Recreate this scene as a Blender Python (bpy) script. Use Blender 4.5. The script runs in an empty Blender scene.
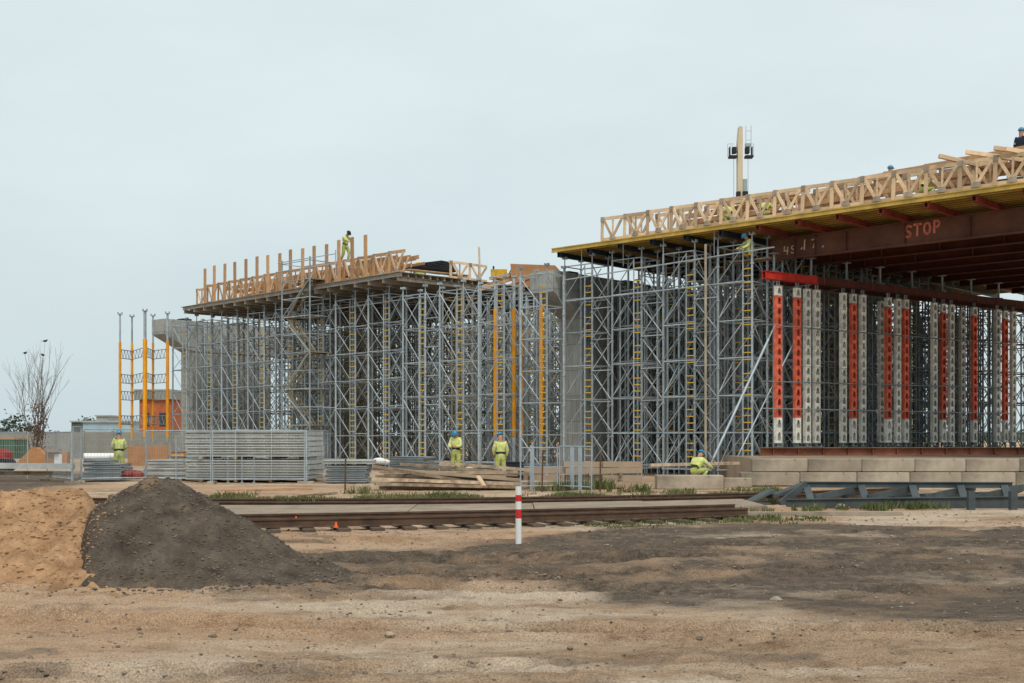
import bpy, math, random
import numpy as np
from mathutils import Vector, Matrix
random.seed(7); np.random.seed(7)
PI = math.pi
sc = bpy.context.scene
COL = sc.collection
F, HOR, EYE = 1200.0, 438.0, 1.7          # focal length in pixels, horizon row, eye height

def gx(px, Y): return (px-512)/F*Y         # where the sight line of a column meets a depth
def gz(py, Y): return EYE-(py-HOR)/F*Y

# ------------------------------------------------------------------ materials
def mat(name, col, rough=.7, metal=0., scale=3., var=.25, bump=0., bscale=None, col2=None, rnd=0., stretch=None, spec=.3):
    m = bpy.data.materials.new(name); m.use_nodes = True
    nt = m.node_tree; N = nt.nodes; L = nt.links
    b = N['Principled BSDF']
    b.inputs['Roughness'].default_value = rough; b.inputs['Metallic'].default_value = metal
    b.inputs['Specular IOR Level'].default_value = spec
    tc = N.new('ShaderNodeTexCoord'); mp = N.new('ShaderNodeMapping')
    L.new(tc.outputs['Object'], mp.inputs['Vector'])
    if stretch: mp.inputs['Scale'].default_value = stretch
    n1 = N.new('ShaderNodeTexNoise'); n1.inputs['Scale'].default_value = scale; n1.inputs['Detail'].default_value = 7; n1.inputs['Roughness'].default_value = .65
    L.new(mp.outputs[0], n1.inputs['Vector'])
    rp = N.new('ShaderNodeValToRGB'); L.new(n1.outputs['Fac'], rp.inputs[0])
    c2 = col2 or tuple(min(1, c*(1+var)) for c in col)
    c1 = tuple(c*(1-var) for c in col)
    rp.color_ramp.elements[0].position = .3; rp.color_ramp.elements[0].color = (*c1, 1)
    rp.color_ramp.elements[1].position = .7; rp.color_ramp.elements[1].color = (*c2, 1)
    out = rp.outputs[0]
    if rnd:
        oi = N.new('ShaderNodeObjectInfo'); mr = N.new('ShaderNodeMapRange')
        L.new(oi.outputs['Random'], mr.inputs[0]); mr.inputs[3].default_value = 1-rnd; mr.inputs[4].default_value = 1+rnd
        mx = N.new('ShaderNodeVectorMath'); mx.operation = 'SCALE'
        L.new(out, mx.inputs[0]); L.new(mr.outputs[0], mx.inputs['Scale']); out = mx.outputs[0]
    L.new(out, b.inputs['Base Color'])
    if bump:
        n2 = N.new('ShaderNodeTexNoise'); n2.inputs['Scale'].default_value = bscale or scale*6; n2.inputs['Detail'].default_value = 5
        L.new(mp.outputs[0], n2.inputs['Vector'])
        bp = N.new('ShaderNodeBump'); bp.inputs['Strength'].default_value = 1; bp.inputs['Distance'].default_value = bump
        L.new(n2.outputs['Fac'], bp.inputs['Height']); L.new(bp.outputs[0], b.inputs['Normal'])
    return m

M = dict(
 galv=mat('galvanised_steel', (.35,.41,.44), .55, .25, 2.5, .3, rnd=.25, col2=(.50,.56,.59)),
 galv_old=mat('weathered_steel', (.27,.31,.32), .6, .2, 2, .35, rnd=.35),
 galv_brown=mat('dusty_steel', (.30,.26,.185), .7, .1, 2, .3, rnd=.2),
 paleblue=mat('pale_steel', (.36,.42,.46), .5, .3, 3, .15),
 rung=mat('yellow_rung_paint', (.62,.38,.03), .6, 0, 5, .35),
 prop=mat('orange_prop_paint', (.78,.33,.015), .55, 0, 2, .2, rnd=.08),
 wood=mat('fresh_timber', (.50,.295,.155), .8, 0, 2.5, .28, rnd=.22, bump=.002),
 woodpale=mat('pale_timber', (.68,.49,.31), .8, 0, 2, .3, rnd=.28),
 woodgrey=mat('weathered_timber', (.27,.19,.12), .9, 0, 2.5, .5, rnd=.42, bump=.003, col2=(.56,.43,.30)),
 woodgreyn=mat('grey_formwork_timber', (.33,.28,.22), .85, 0, 2, .3, rnd=.25),
 ply=mat('orange_plywood', (.48,.24,.11), .75, 0, 1.5, .2, rnd=.1),
 h20=mat('yellow_beam_lacquer', (.47,.32,.075), .65, 0, 1.4, .35, rnd=.15),
 h20d=mat('darker_yellow_beam', (.30,.20,.06), .7, 0, 2, .3, rnd=.2),  # darker yellow for every beam behind the frontmost few
 bluebeam=mat('dark_blue_beam', (.035,.05,.065), .5, .2, 3, .3),
 redbeam=mat('red_beam_paint', (.26,.055,.04), .55, 0, 2, .35, rnd=.15),
 redbright=mat('bright_red_paint', (.55,.035,.02), .5, 0, 2, .35),
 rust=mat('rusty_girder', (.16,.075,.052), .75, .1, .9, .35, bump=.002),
 rustshade=mat('red_brown_with_deck_shade', (.09,.025,.018), .7, 0, 1.2, .4),  # under-deck shade put into the red-brown colour, for cross beams and rear girders
 stripslab=mat('dirty_grey_brown_slab', (.29,.225,.165), .9, 0, 1.2, .3, bump=.006, bscale=9),
 film=mat('brown_film_plywood', (.13,.085,.05), .6, 0, 2, .3),
 hazytree=mat('distant_evergreen', (.09,.115,.095), .9, 0, 1, .25),
 rustbase=mat('rusty_base_beam', (.24,.10,.06), .85, 0, 1.3, .4, bump=.003),
 redprop=mat('red_prop_paint', (.68,.13,.07), .65, 0, 5, .5, rnd=.2),
 whiteprop=mat('cream_prop_paint', (.78,.74,.64), .7, 0, 5, .42, rnd=.12),
 dark=mat('dark_rubber', (.02,.02,.022), .7, 0, 3, .2),
 concrete=mat('pier_concrete', (.43,.44,.42), .85, 0, .55, .2, bump=.004, bscale=14, stretch=(1,1,.5)),
 block=mat('stained_concrete_block', (.33,.28,.215), .9, 0, .8, .45, bump=.012, bscale=9, rnd=.24),
 slabpale=mat('dusty_slab', (.37,.28,.20), .9, 0, .9, .18, bump=.006, bscale=9),
 wallc=mat('grey_panel_wall', (.27,.27,.245), .9, 0, .4, .2),
 brick=mat('red_brick_wall', (.42,.13,.06), .9, 0, 2, .3),
 panel=mat('formwork_panel_paint', (.47,.475,.45), .65, .05, 1.8, .25, rnd=.12),
 panelblue=mat('grey_deck_plank', (.27,.30,.31), .6, .2, 2, .25, rnd=.15),
 rail=mat('rusty_rail', (.12,.072,.048), .6, .4, 3, .35, bump=.001),
 sleeper=mat('oily_sleeper', (.11,.08,.055), .9, 0, 3, .4, bump=.006),
 frame=mat('greenish_steel_frame', (.07,.086,.088), .6, .1, 1.2, .45),
 white=mat('white_paint', (.78,.78,.76), .5, 0, 4, .05),
 red=mat('signal_red_paint', (.62,.03,.025), .5, 0, 4, .1),
 cone=mat('orange_marker', (.85,.14,.03), .5, 0, 4, .1),
 hivis=mat('hi_vis_yellow', (.62,.65,.22), .8, 0, 9, .22, bump=.01, bscale=14),
 hivisg=mat('hi_vis_trousers', (.42,.46,.13), .85, 0, 9, .25, bump=.01, bscale=14),
 navy=mat('navy_cloth', (.02,.028,.05), .85, 0, 9, .2),
 reflect=mat('grey_reflective_band', (.5,.52,.52), .4, .1, 9, .05),
 skin=mat('skin', (.45,.25,.17), .6, 0, 9, .08),
 hair=mat('brown_hair', (.05,.03,.02), .9, 0, 30, .2),
 helmet=mat('blue_helmet', (.02,.24,.42), .35, 0, 3, .05, spec=.5),
 helmetw=mat('white_helmet', (.7,.7,.68), .35, 0, 3, .05, spec=.5),
 crane=mat('beige_crane_paint', (.64,.53,.36), .5, 0, 1, .1),
 cranegrey=mat('grey_crane_steel', (.33,.38,.40), .5, .2, 1, .1),
 tarp=mat('black_tarpaulin', (.018,.02,.026), .6, 0, 1.5, .3, bump=.02, bscale=3),
 bark=mat('brown_bark', (.13,.10,.085), .9, 0, 4, .3),
 leaf_dark=mat('dark_evergreen', (.035,.05,.035), .9, 0, 1, .3, rnd=.2),
 dryleaf=mat('dry_brown_foliage', (.13,.08,.055), .9, 0, 2, .4),
 grass=mat('weeds_green', (.075,.12,.03), .85, 0, .9, .5, col2=(.20,.21,.08)),
 green=mat('green_container_paint', (.07,.14,.09), .6, 0, 1, .3),
 bluewall=mat('pale_blue_cladding', (.33,.46,.53), .7, 0, .6, .15),
 greywall=mat('grey_cladding', (.36,.40,.40), .8, 0, .6, .15),
 redmach=mat('red_tractor_paint', (.4,.04,.03), .5, 0, 2, .3),
 paint_red=mat('red_spray_paint', (.95,.25,.18), .8, 0, 14, .3),
 paint_cream=mat('cream_spray_paint', (.9,.62,.42), .8, 0, 14, .3),
 glass=mat('dark_window_glass', (.03,.035,.04), .15, 0, 1, .05, spec=.6),
 feather=mat('black_feathers', (.015,.015,.018), .8, 0, 9, .1),
 stone=mat('loose_stone', (.20,.145,.10), .95, 0, 1.2, .5, col2=(.42,.34,.26)),
 dirtclod=mat('dark_gravel_stone', (.085,.066,.048), .95, 0, 3, .5, col2=(.22,.18,.14)),
)

def add_joints(m,bw,bh,mort,dark):
    nt=m.node_tree;N=nt.nodes;L=nt.links;b=N['Principled BSDF'];src=b.inputs['Base Color'].links[0].from_socket
    tc=N.new('ShaderNodeTexCoord'); sp=N.new('ShaderNodeSeparateXYZ'); L.new(tc.outputs['Object'],sp.inputs[0]); ad=N.new('ShaderNodeMath'); L.new(sp.outputs[0],ad.inputs[0]); L.new(sp.outputs[1],ad.inputs[1])
    cb=N.new('ShaderNodeCombineXYZ'); L.new(ad.outputs[0],cb.inputs[0]); L.new(sp.outputs[2],cb.inputs[1])
    bk=N.new('ShaderNodeTexBrick'); bk.offset=0; L.new(cb.outputs[0],bk.inputs['Vector'])
    bk.inputs['Scale'].default_value=1; bk.inputs['Brick Width'].default_value=bw; bk.inputs['Row Height'].default_value=bh; bk.inputs['Mortar Size'].default_value=mort
    bk.inputs['Color1'].default_value=(1,1,1,1); bk.inputs['Color2'].default_value=(.86,.87,.87,1); bk.inputs['Mortar'].default_value=(dark,dark,dark,1)
    st=N.new('ShaderNodeTexNoise'); mp=N.new('ShaderNodeMapping'); mp.inputs['Scale'].default_value=(3,3,.16); L.new(tc.outputs['Object'],mp.inputs[0]); L.new(mp.outputs[0],st.inputs[0]); st.inputs['Detail'].default_value=5
    rp=N.new('ShaderNodeValToRGB'); L.new(st.outputs['Fac'],rp.inputs[0]); rp.color_ramp.elements[0].position=.35; rp.color_ramp.elements[0].color=(.68,.67,.65,1); rp.color_ramp.elements[1].position=.6; rp.color_ramp.elements[1].color=(1,1,1,1)
    o=src
    for t in (bk.outputs['Color'],rp.outputs[0]):
        x=N.new('ShaderNodeMix'); x.data_type='RGBA'; x.blend_type='MULTIPLY'; x.inputs[0].default_value=1; L.new(o,x.inputs[6]); L.new(t,x.inputs[7]); o=x.outputs[2]
    L.new(o,b.inputs['Base Color'])
add_joints(M['concrete'],2.4,1.25,.02,.62)
# ------------------------------------------------------------------ mesh builder
class MB:
    def __init__(s): s.v=[]; s.f=[]; s.m=[]
    def add(s, vs, fs, mi=0):
        o=len(s.v); s.v += [tuple(v) for v in vs]; s.f += [tuple(i+o for i in f) for f in fs]; s.m += [mi]*len(fs); return s
    def obox(s, c, ax, ay, az, mi=0):           # centre and three half-axis vectors
        c=Vector(c); vs=[c+ax*i+ay*j+az*k for i in(-1,1) for j in(-1,1) for k in(-1,1)]
        return s.add(vs,[(0,1,3,2),(4,6,7,5),(0,4,5,1),(2,3,7,6),(0,2,6,4),(1,5,7,3)],mi)
    def box(s, c, sz, rz=0, mi=0):
        a=Vector((math.cos(rz),math.sin(rz),0)); b=Vector((-math.sin(rz),math.cos(rz),0))
        return s.obox(c,a*sz[0]/2,b*sz[1]/2,Vector((0,0,sz[2]/2)),mi)
    def bar(s, p0, p1, w, h, up=(0,0,1), mi=0):
        p0=Vector(p0);p1=Vector(p1);d=p1-p0;l=d.length;d.normalize();u=Vector(up)
        if abs(d.dot(u))>.98: u=Vector((0,1,0)) if abs(d.y)<.9 else Vector((1,0,0))
        sd=d.cross(u).normalized();u=sd.cross(d)
        return s.obox((p0+p1)/2,d*l/2,sd*w/2,u*h/2,mi)
    def tube(s, p0, p1, r, n=6, r2=None, mi=0, cap=True):
        r2=r if r2 is None else r2
        p0=Vector(p0);p1=Vector(p1);d=(p1-p0).normalized();u=Vector((0,0,1)) if abs(d.z)<.9 else Vector((1,0,0))
        a=d.cross(u).normalized();b=d.cross(a);vs=[]
        for p,rr in((p0,r),(p1,r2)):
            for i in range(n):
                t=2*PI*(i+.5)/n; vs.append(p+a*math.cos(t)*rr+b*math.sin(t)*rr)
        fs=[(i,(i+1)%n,n+(i+1)%n,n+i) for i in range(n)]
        if cap: fs+=[tuple(range(n))[::-1],tuple(range(n,2*n))]
        return s.add(vs,fs,mi)
    def prism(s, poly, vec, mi=0):
        n=len(poly);vec=Vector(vec);vs=[Vector(p) for p in poly]+[Vector(p)+vec for p in poly]
        return s.add(vs,[tuple(range(n))[::-1],tuple(range(n,2*n))]+[(i,(i+1)%n,n+(i+1)%n,n+i) for i in range(n)],mi)
    def sphere(s, c, r, n=8, m=6, sz=(1,1,1), mi=0):
        vs=[];fs=[]
        for j in range(m+1):
            a=PI*j/m
            for i in range(n):
                b=2*PI*i/n; vs.append((c[0]+r*sz[0]*math.sin(a)*math.cos(b),c[1]+r*sz[1]*math.sin(a)*math.sin(b),c[2]+r*sz[2]*math.cos(a)))
        for j in range(m):
            for i in range(n): fs.append((j*n+i,(j+1)*n+i,(j+1)*n+(i+1)%n,j*n+(i+1)%n))
        return s.add(vs,fs,mi)
    def mesh(s, name, mats):
        me=bpy.data.meshes.new(name); me.from_pydata(s.v,[],s.f)
        for m in (mats if isinstance(mats,(list,tuple)) else [mats]): me.materials.append(M[m] if isinstance(m,str) else m)
        me.polygons.foreach_set('material_index',s.m); me.update(); return me
    def build(s, name, mats, parent=None, loc=(0,0,0), rz=0, smooth=False):
        me=s.mesh(name,mats)
        if smooth: me.polygons.foreach_set('use_smooth',[True]*len(me.polygons))
        return ob(name,me,parent,loc,rz)
def ob(name, me, parent=None, loc=(0,0,0), rz=0):
    o=bpy.data.objects.new(name,me); COL.objects.link(o); o.location=loc; o.rotation_euler=(0,0,rz)
    if parent: o.parent=parent
    return o
def tag(o, label, cat, group=None, kind=None):
    o['label']=label; o['category']=cat
    if group: o['group']=group
    if kind: o['kind']=kind
    return o
def thing(name, label, cat, loc=(0,0,0), rz=0, group=None):
    return tag(ob(name,None,None,loc,rz),label,cat,group)
def struct(o): o['kind']='structure'; return o
KIDS={}
def copy_tree(o, parent=None, loc=None, rz=None, label=None, group=None):
    c=o.copy(); COL.objects.link(c)
    if parent: c.parent=parent
    if loc is not None: c.location=loc
    if rz is not None: c.rotation_euler=(0,0,rz)
    if label: c['label']=label
    if group: c['group']=group
    for ch in list(kids(o)): KIDS.setdefault(c.name,[]).append(copy_tree(ch,c))
    return c
def kids(o):
    if o.name not in KIDS: KIDS[o.name]=list(o.children)
    return KIDS[o.name]
ORD='first second third fourth fifth sixth seventh eighth ninth tenth eleventh twelfth thirteenth fourteenth fifteenth sixteenth seventeenth eighteenth nineteenth twentieth'.split()
ORD+=['twenty-'+x for x in ORD[:9]]

# ------------------------------------------------------------------ bridge axes
O=Vector((4,54.5,0)); d=Vector((.736,-.677,0)); n=Vector((.677,.736,0)); RZ=math.atan2(-.677,.736)
def D(s,t,z=0): return O+d*s+n*t+Vector((0,0,z))
O2=Vector((-5.66,60.7,0)); d2=Vector((.687,-.727,0)); n2=Vector((.727,.687,0)); RZ2=math.atan2(-.727,.687)
def D2(s,t,z=0): return O2+d2*s+n2*t+Vector((0,0,z-.24))
def s_at(px,t):
    k=(px-512)/F; P=O+n*t; return (P.y*k-P.x)/(.736+.677*k)
def s2_at(px,t):
    k=(px-512)/F; P=O2+n2*t; return (P.y*k-P.x)/(.687+.727*k)

# ------------------------------------------------------------------ noise
NT_={}
def vnoise(x,y,seed=0):
    T=NT_.get(seed)
    if T is None: T=NT_[seed]=np.random.RandomState(seed).rand(256,256)
    xi=np.floor(x).astype(int); yi=np.floor(y).astype(int); fx=x-xi; fy=y-yi
    fx=fx*fx*(3-2*fx); fy=fy*fy*(3-2*fy)
    a=T[xi&255,yi&255]; b=T[(xi+1)&255,yi&255]; c=T[xi&255,(yi+1)&255]; e=T[(xi+1)&255,(yi+1)&255]
    return (a*(1-fx)+b*fx)*(1-fy)+(c*(1-fx)+e*fx)*fy-.5
def fbm(x,y,sc_,oct=4,seed=0,gain=.5):
    r=0;a=1
    for i in range(oct): r=r+a*vnoise(x*sc_+i*17.3,y*sc_-i*9.1,seed+i); sc_*=2.03; a*=gain
    return r
def ss(a,b,x): t=np.clip((x-a)/(b-a),0,1); return t*t*(3-2*t)

# ------------------------------------------------------------------ ground
def Yn(X): return 23.4+.29*(X+5.3)+.012*(X+5.3)*(X-.2)      # near track, far rail
def Yf(X): return 29.5+.11*(X+7.1)+.0205*(X+7.1)*(X-.2)      # far track, far rail
def track_dent(X,Y,a,b,c,w,seed,per=.28):
    yc=a+b*X+c*X*X; v=(Y-yc)
    m=np.clip(1-np.abs(v)/w,0,1); inside=ss(0,.25,m)
    tread=.5+.5*np.sin(2*PI*(X/per+np.abs(v)*3.2))
    rim=np.exp(-((np.abs(v)-w*1.15)/(w*.25))**2)
    fade=ss(-.2,.1,fbm(X,Y,.33,2,seed))
    return (-.10*inside+.105*inside*tread**2+.05*rim)*fade
def ground_h(X,Y):
    near=ss(70,35,Y)
    rg=.6+1.2*ss(-.1,.3,fbm(X,Y,.5,2,13))
    h=.045*fbm(X,Y,.35,3,1)+.02*fbm(X,Y*1.4,1.6,4,5,.6)+(.020*fbm(X,Y,5,3,9,.65)+.016*fbm(X,Y,13,2,11))*near*rg
    h=h*near
    for a,b,c,w,sd in ((16.6,.05,.02,.48,31),(14.9,.03,.018,.45,32),(13.4,-.1,.012,.4,33),(11.6,.10,.006,.4,34),(19.0,-.03,.012,.5,35),(16.4,.10,.010,.26,21),(18.3,.06,.012,.26,22),(13.6,-.16,.004,.28,23),(14.4,.20,-.004,.28,24),(20.2,.16,.006,.25,25),(10.6,-.08,.01,.27,26),(12.2,.12,.0,.27,27),(8.9,.1,.004,.28,28),(17.2,-.12,.006,.26,29)):
        h=h+track_dent(X,Y,a,b,c,w,sd)
    # flat track beds
    for fn in (Yn,Yf):
        yc=fn(np.clip(X,-16,13))-.75; m=ss(2.2,1.4,np.abs(Y-yc)); h=h*(1-m)+(-.02)*m
    return h
def ground_masks(X,Y):
    q=2040/np.maximum(Y,2)                     # 0 far .. large near
    w=1.1*fbm(X,Y,.5,4,31); w2=fbm(X,Y,.16,3,35)
    u=X/np.maximum(Y,3)*1200+512
    Yg=Y+w*1.4
    lo=np.interp(u,[0,200,330,450,600,700,850,1024,1400],[14.6,14.2,13.6,13.4,12.9,12.2,11.3,10.6,10.0])
    hi=np.interp(u,[0,330,520,600,760,1024,1400],[15.0,17.2,19.4,22.6,23.8,22.6,22.5])
    dark=ss(lo-.5,lo+.5,Yg)*ss(hi+.7,hi-.5,Yg)
    dark*=.55+1.0*(.5+fbm(X*.5,Y*.8,1.1,5,41,.65))
    dark+=.0
    left=ss(-14,-17,X+w)*ss(30,36,Yg)*ss(64,54,Yg); dark=np.maximum(dark,left)
    b=ss(.12,.5,fbm(X*.6,Y,1.5,5,45,.68))*ss(32,20,Y)*.8*(1-.8*np.exp(-((u-500)/330)**2-((Y-11.2)/1.9)**2))
    dark=np.maximum(dark,b*.75)
    pale=ss(-.22,.3,fbm(X*.4,Y,.9,5,51,.65)+.25*1.6*np.exp(-((u-540)/300)**2-((Y-11.6)/1.5)**2)-.15*ss(9.6,8.4,Y))
    orange=ss(.0,.45,fbm(X*.4,Y,.35,3,57)+.35*(np.exp(-((Y-21.2)/1.3)**2)*ss(620,480,u))+.3*ss(34,40,Y)*ss(66,50,Y)+.15*ss(400,100,u))
    return np.clip(dark,0,1),np.clip(pale,0,1),np.clip(orange,0,1)
def make_ground():
    ys=[-60,-30,-12,-4,2,4]; y=5.5
    while y<46: ys.append(y); y+=max(.035,y*.0038)
    while y<2500: ys.append(y); y*=1.09
    xs=list(-np.geomspace(1500,17,22))+list(np.arange(-16.6,21,.055))+list(np.geomspace(21.6,1500,22))
    X,Y=np.meshgrid(np.array(xs),np.array(ys)); H=ground_h(X,Y)
    ny,nx=X.shape; co=np.stack([X,Y,H],-1).reshape(-1,3).astype(np.float32)
    i=np.arange(ny*nx).reshape(ny,nx); q=np.stack([i[:-1,:-1],i[:-1,1:],i[1:,1:],i[1:,:-1]],-1).reshape(-1,4)
    me=bpy.data.meshes.new('ground'); me.vertices.add(len(co)); me.vertices.foreach_set('co',co.ravel())
    me.loops.add(q.size); me.loops.foreach_set('vertex_index',q.ravel().astype(np.int32))
    me.polygons.add(len(q)); me.polygons.foreach_set('loop_start',np.arange(0,q.size,4,dtype=np.int32)); me.polygons.foreach_set('use_smooth',[True]*len(q))
    me.update(calc_edges=True)
    dk,pl,og=ground_masks(X,Y)
    at=me.color_attributes.new('soil','FLOAT_COLOR','POINT')
    at.data.foreach_set('color',np.stack([dk,pl,og,np.ones_like(dk)],-1).reshape(-1).astype(np.float32))
    return me
def ground_mat():
    m=bpy.data.materials.new('mixed_soil'); m.use_nodes=True; nt=m.node_tree; N=nt.nodes; L=nt.links; b=N['Principled BSDF']
    b.inputs['Roughness'].default_value=.95; b.inputs['Specular IOR Level'].default_value=.15
    tc=N.new('ShaderNodeTexCoord'); at=N.new('ShaderNodeAttribute'); at.attribute_name='soil'
    sp=N.new('ShaderNodeSeparateColor'); L.new(at.outputs['Color'],sp.inputs[0])
    def noise(scale,det=6,rough=.6,sx=1):
        mp=N.new('ShaderNodeMapping'); mp.inputs['Scale'].default_value=(sx,1,1); L.new(tc.outputs['Object'],mp.inputs[0])
        t=N.new('ShaderNodeTexNoise'); t.inputs['Scale'].default_value=scale; t.inputs['Detail'].default_value=det; t.inputs['Roughness'].default_value=rough; L.new(mp.outputs[0],t.inputs[0]); return t.outputs['Fac']
    def ramp(f,a,ca,bb,cb):
        r=N.new('ShaderNodeValToRGB'); L.new(f,r.inputs[0]); e=r.color_ramp.elements; e[0].position=a; e[0].color=(*ca,1); e[1].position=bb; e[1].color=(*cb,1); return r.outputs[0]
    def mix(f,a,bb):
        x=N.new('ShaderNodeMix'); x.data_type='RGBA'; L.new(f,x.inputs[0]); L.new(a,x.inputs[6]); L.new(bb,x.inputs[7]); return x.outputs[2]
    def math_(op,a,bv):
        x=N.new('ShaderNodeMath'); x.operation=op; x.use_clamp=True; L.new(a,x.inputs[0])
        if isinstance(bv,float): x.inputs[1].default_value=bv
        else: L.new(bv,x.inputs[1])
        return x.outputs[0]
    n1=noise(2.2,9,.75,.6); n2=noise(11,8,.8,.6); n3=noise(60,3,.6)
    base=ramp(n1,.34,(.20,.125,.075),.66,(.52,.37,.245))
    pale=ramp(n1,.3,(.40,.30,.21),.68,(.68,.56,.43))
    orng=ramp(n1,.3,(.33,.195,.11),.7,(.60,.405,.26))
    drk=ramp(n2,.3,(.052,.040,.030),.72,(.185,.145,.11))
    c=mix(math_('MULTIPLY',sp.outputs[1],.95),base,pale)
    c=mix(math_('MULTIPLY',sp.outputs[2],.75),c,orng)
    # break the patch edges up
    e=N.new('ShaderNodeMapRange'); L.new(n1,e.inputs[0]); e.inputs[1].default_value=.3; e.inputs[2].default_value=.7; e.inputs[3].default_value=-.5; e.inputs[4].default_value=.42
    f=math_('ADD',sp.outputs[0],e.outputs[0])
    c=mix(f,c,drk)
    sm=ramp(n3,.30,(.6,.57,.55),.64,(1.38,1.38,1.38))
    x=N.new('ShaderNodeMix'); x.data_type='RGBA'; x.blend_type='MULTIPLY'; x.inputs[0].default_value=1; L.new(c,x.inputs[6]); L.new(sm,x.inputs[7]); c=x.outputs[2]
    L.new(c,b.inputs['Base Color'])
    a=N.new('ShaderNodeMath'); a.operation='ADD'; L.new(n2,a.inputs[0]); L.new(n3,a.inputs[1])
    bp=N.new('ShaderNodeBump'); bp.inputs['Strength'].default_value=1; bp.inputs['Distance'].default_value=.026; L.new(a.outputs[0],bp.inputs['Height']); L.new(bp.outputs[0],b.inputs['Normal'])
    return m
gm=make_ground(); M['soil']=ground_mat(); gm.materials.append(M['soil']); struct(ob('ground',gm))

# ------------------------------------------------------------------ heaps of soil
def heap(name, label, hfun, x0,x1,y0,y1, step, material):
    xs=np.arange(x0,x1,step); ys=np.arange(y0,y1,step); X,Y=np.meshgrid(xs,ys); H=hfun(X,Y)
    ny,nx=X.shape; keep=H>-.06
    idx=np.arange(ny*nx).reshape(ny,nx); q=np.stack([idx[:-1,:-1],idx[:-1,1:],idx[1:,1:],idx[1:,:-1]],-1).reshape(-1,4)
    q=q[keep.ravel()[q].any(1)]
    used=np.unique(q); mp=np.zeros(ny*nx,int); mp[used]=np.arange(len(used))
    co=np.stack([X,Y,np.maximum(H,-.08)],-1).reshape(-1,3)[used]
    me=bpy.data.meshes.new(name); me.from_pydata(co.tolist(),[],mp[q].tolist()); me.materials.append(material)
    me.polygons.foreach_set('use_smooth',[True]*len(q))
    return tag(ob(name,me),label,'soil heap')
def dirt_h(X,Y):
    cx,cy=-4.5,14.9
    dx=X-cx; dx=np.where(dx<0,dx/.72,dx); dy=(Y-cy)/.70
    r=np.hypot(dx,dy)*(1+.14*fbm(X,Y,.9,2,60))
    h=np.interp(r,[0,.3,.65,1.25,1.9,2.4,3.0],[1.22,1.16,.99,.66,.26,.05,-.12])
    h=h+.10*fbm(X,Y,1.9,4,61)+.05*fbm(X,Y,7,3,66,.6)+.022*fbm(X,Y,24,2,69)
    h=h-.12*np.exp(-((X-cx+.22)/.13)**2-((Y-cy+.5)/.22)**2)
    u=X+.33*(Y-13.5)+.12*fbm(X,Y,3,3,63); h=h-1.1*ss(-4.78,-5.15,u)
    return h
def sand_h(X,Y):
    Yw=Y+.5*fbm(X,Y,.8,3,70)
    h=np.interp(Yw,[13.0,13.5,14.1,14.6,15.7,16.6,18.2,18.8],[-.12,.02,.24,.42,.95,.88,.05,-.12])
    h=h+.14*ss(-6.6,-7.6,X)*np.exp(-((Y-15.7)/.9)**2)+.02
    u=X+.33*(Y-13.5)+.12*fbm(X,Y,2,2,74); h=h*ss(-4.25,-4.95,u)*ss(-11.5,-9,X)-.12*ss(-4.8,-4.3,u)
    h=h+.16*fbm(X,Y,1.5,4,71)+.09*fbm(X,Y,5,4,76,.66)+.035*fbm(X,Y,20,2,79)
    h=h-.16*np.exp(-((Y-14.25-.16*(X+6.4)-.1*np.sin(3*X))/.06)**2)*ss(-8.4,-7.9,X)*ss(-5.2,-5.9,X)
    h=h-.14*np.exp(-((X+5.75)/.28)**2-((Y-15.5)/.4)**2)
    return h
def soil_mat(name,c1,c2,c3,patch,bump):
    m=mat(name,c1,.95,0,3.5,.3,bump=bump,bscale=26,col2=c2,spec=.15)
    nt=m.node_tree;N=nt.nodes;L=nt.links;b=N['Principled BSDF'];src=b.inputs['Base Color'].links[0].from_socket
    tc=N.new('ShaderNodeTexCoord'); t=N.new('ShaderNodeTexNoise'); t.inputs['Scale'].default_value=1.3; t.inputs['Detail'].default_value=6; L.new(tc.outputs['Object'],t.inputs[0])
    r=N.new('ShaderNodeValToRGB'); L.new(t.outputs['Fac'],r.inputs[0]); r.color_ramp.elements[0].position=patch; r.color_ramp.elements[0].color=(0,0,0,1); r.color_ramp.elements[1].position=patch+.1; r.color_ramp.elements[1].color=(1,1,1,1)
    x=N.new('ShaderNodeMix'); x.data_type='RGBA'; L.new(r.outputs[0],x.inputs[0]); L.new(src,x.inputs[6]); x.inputs[7].default_value=(*c3,1); L.new(x.outputs[2],b.inputs['Base Color'])
    return m
MD=soil_mat('dark_topsoil',(.066,.050,.038),(.148,.118,.09),(.20,.14,.09),.60,.035)
MS=soil_mat('orange_sand',(.37,.20,.098),(.56,.345,.195),(.28,.16,.085),.60,.035)
pile=heap('dirt_pile','dark grey brown heap of gravelly topsoil beside the orange sand',dirt_h,-7.4,-1.2,12.4,17.6,.028,MD)
heap('sand_pile','orange sand heap with crumbling ledges at left edge of photo',sand_h,-11,-4.0,12.7,19,.03,MS)

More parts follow.
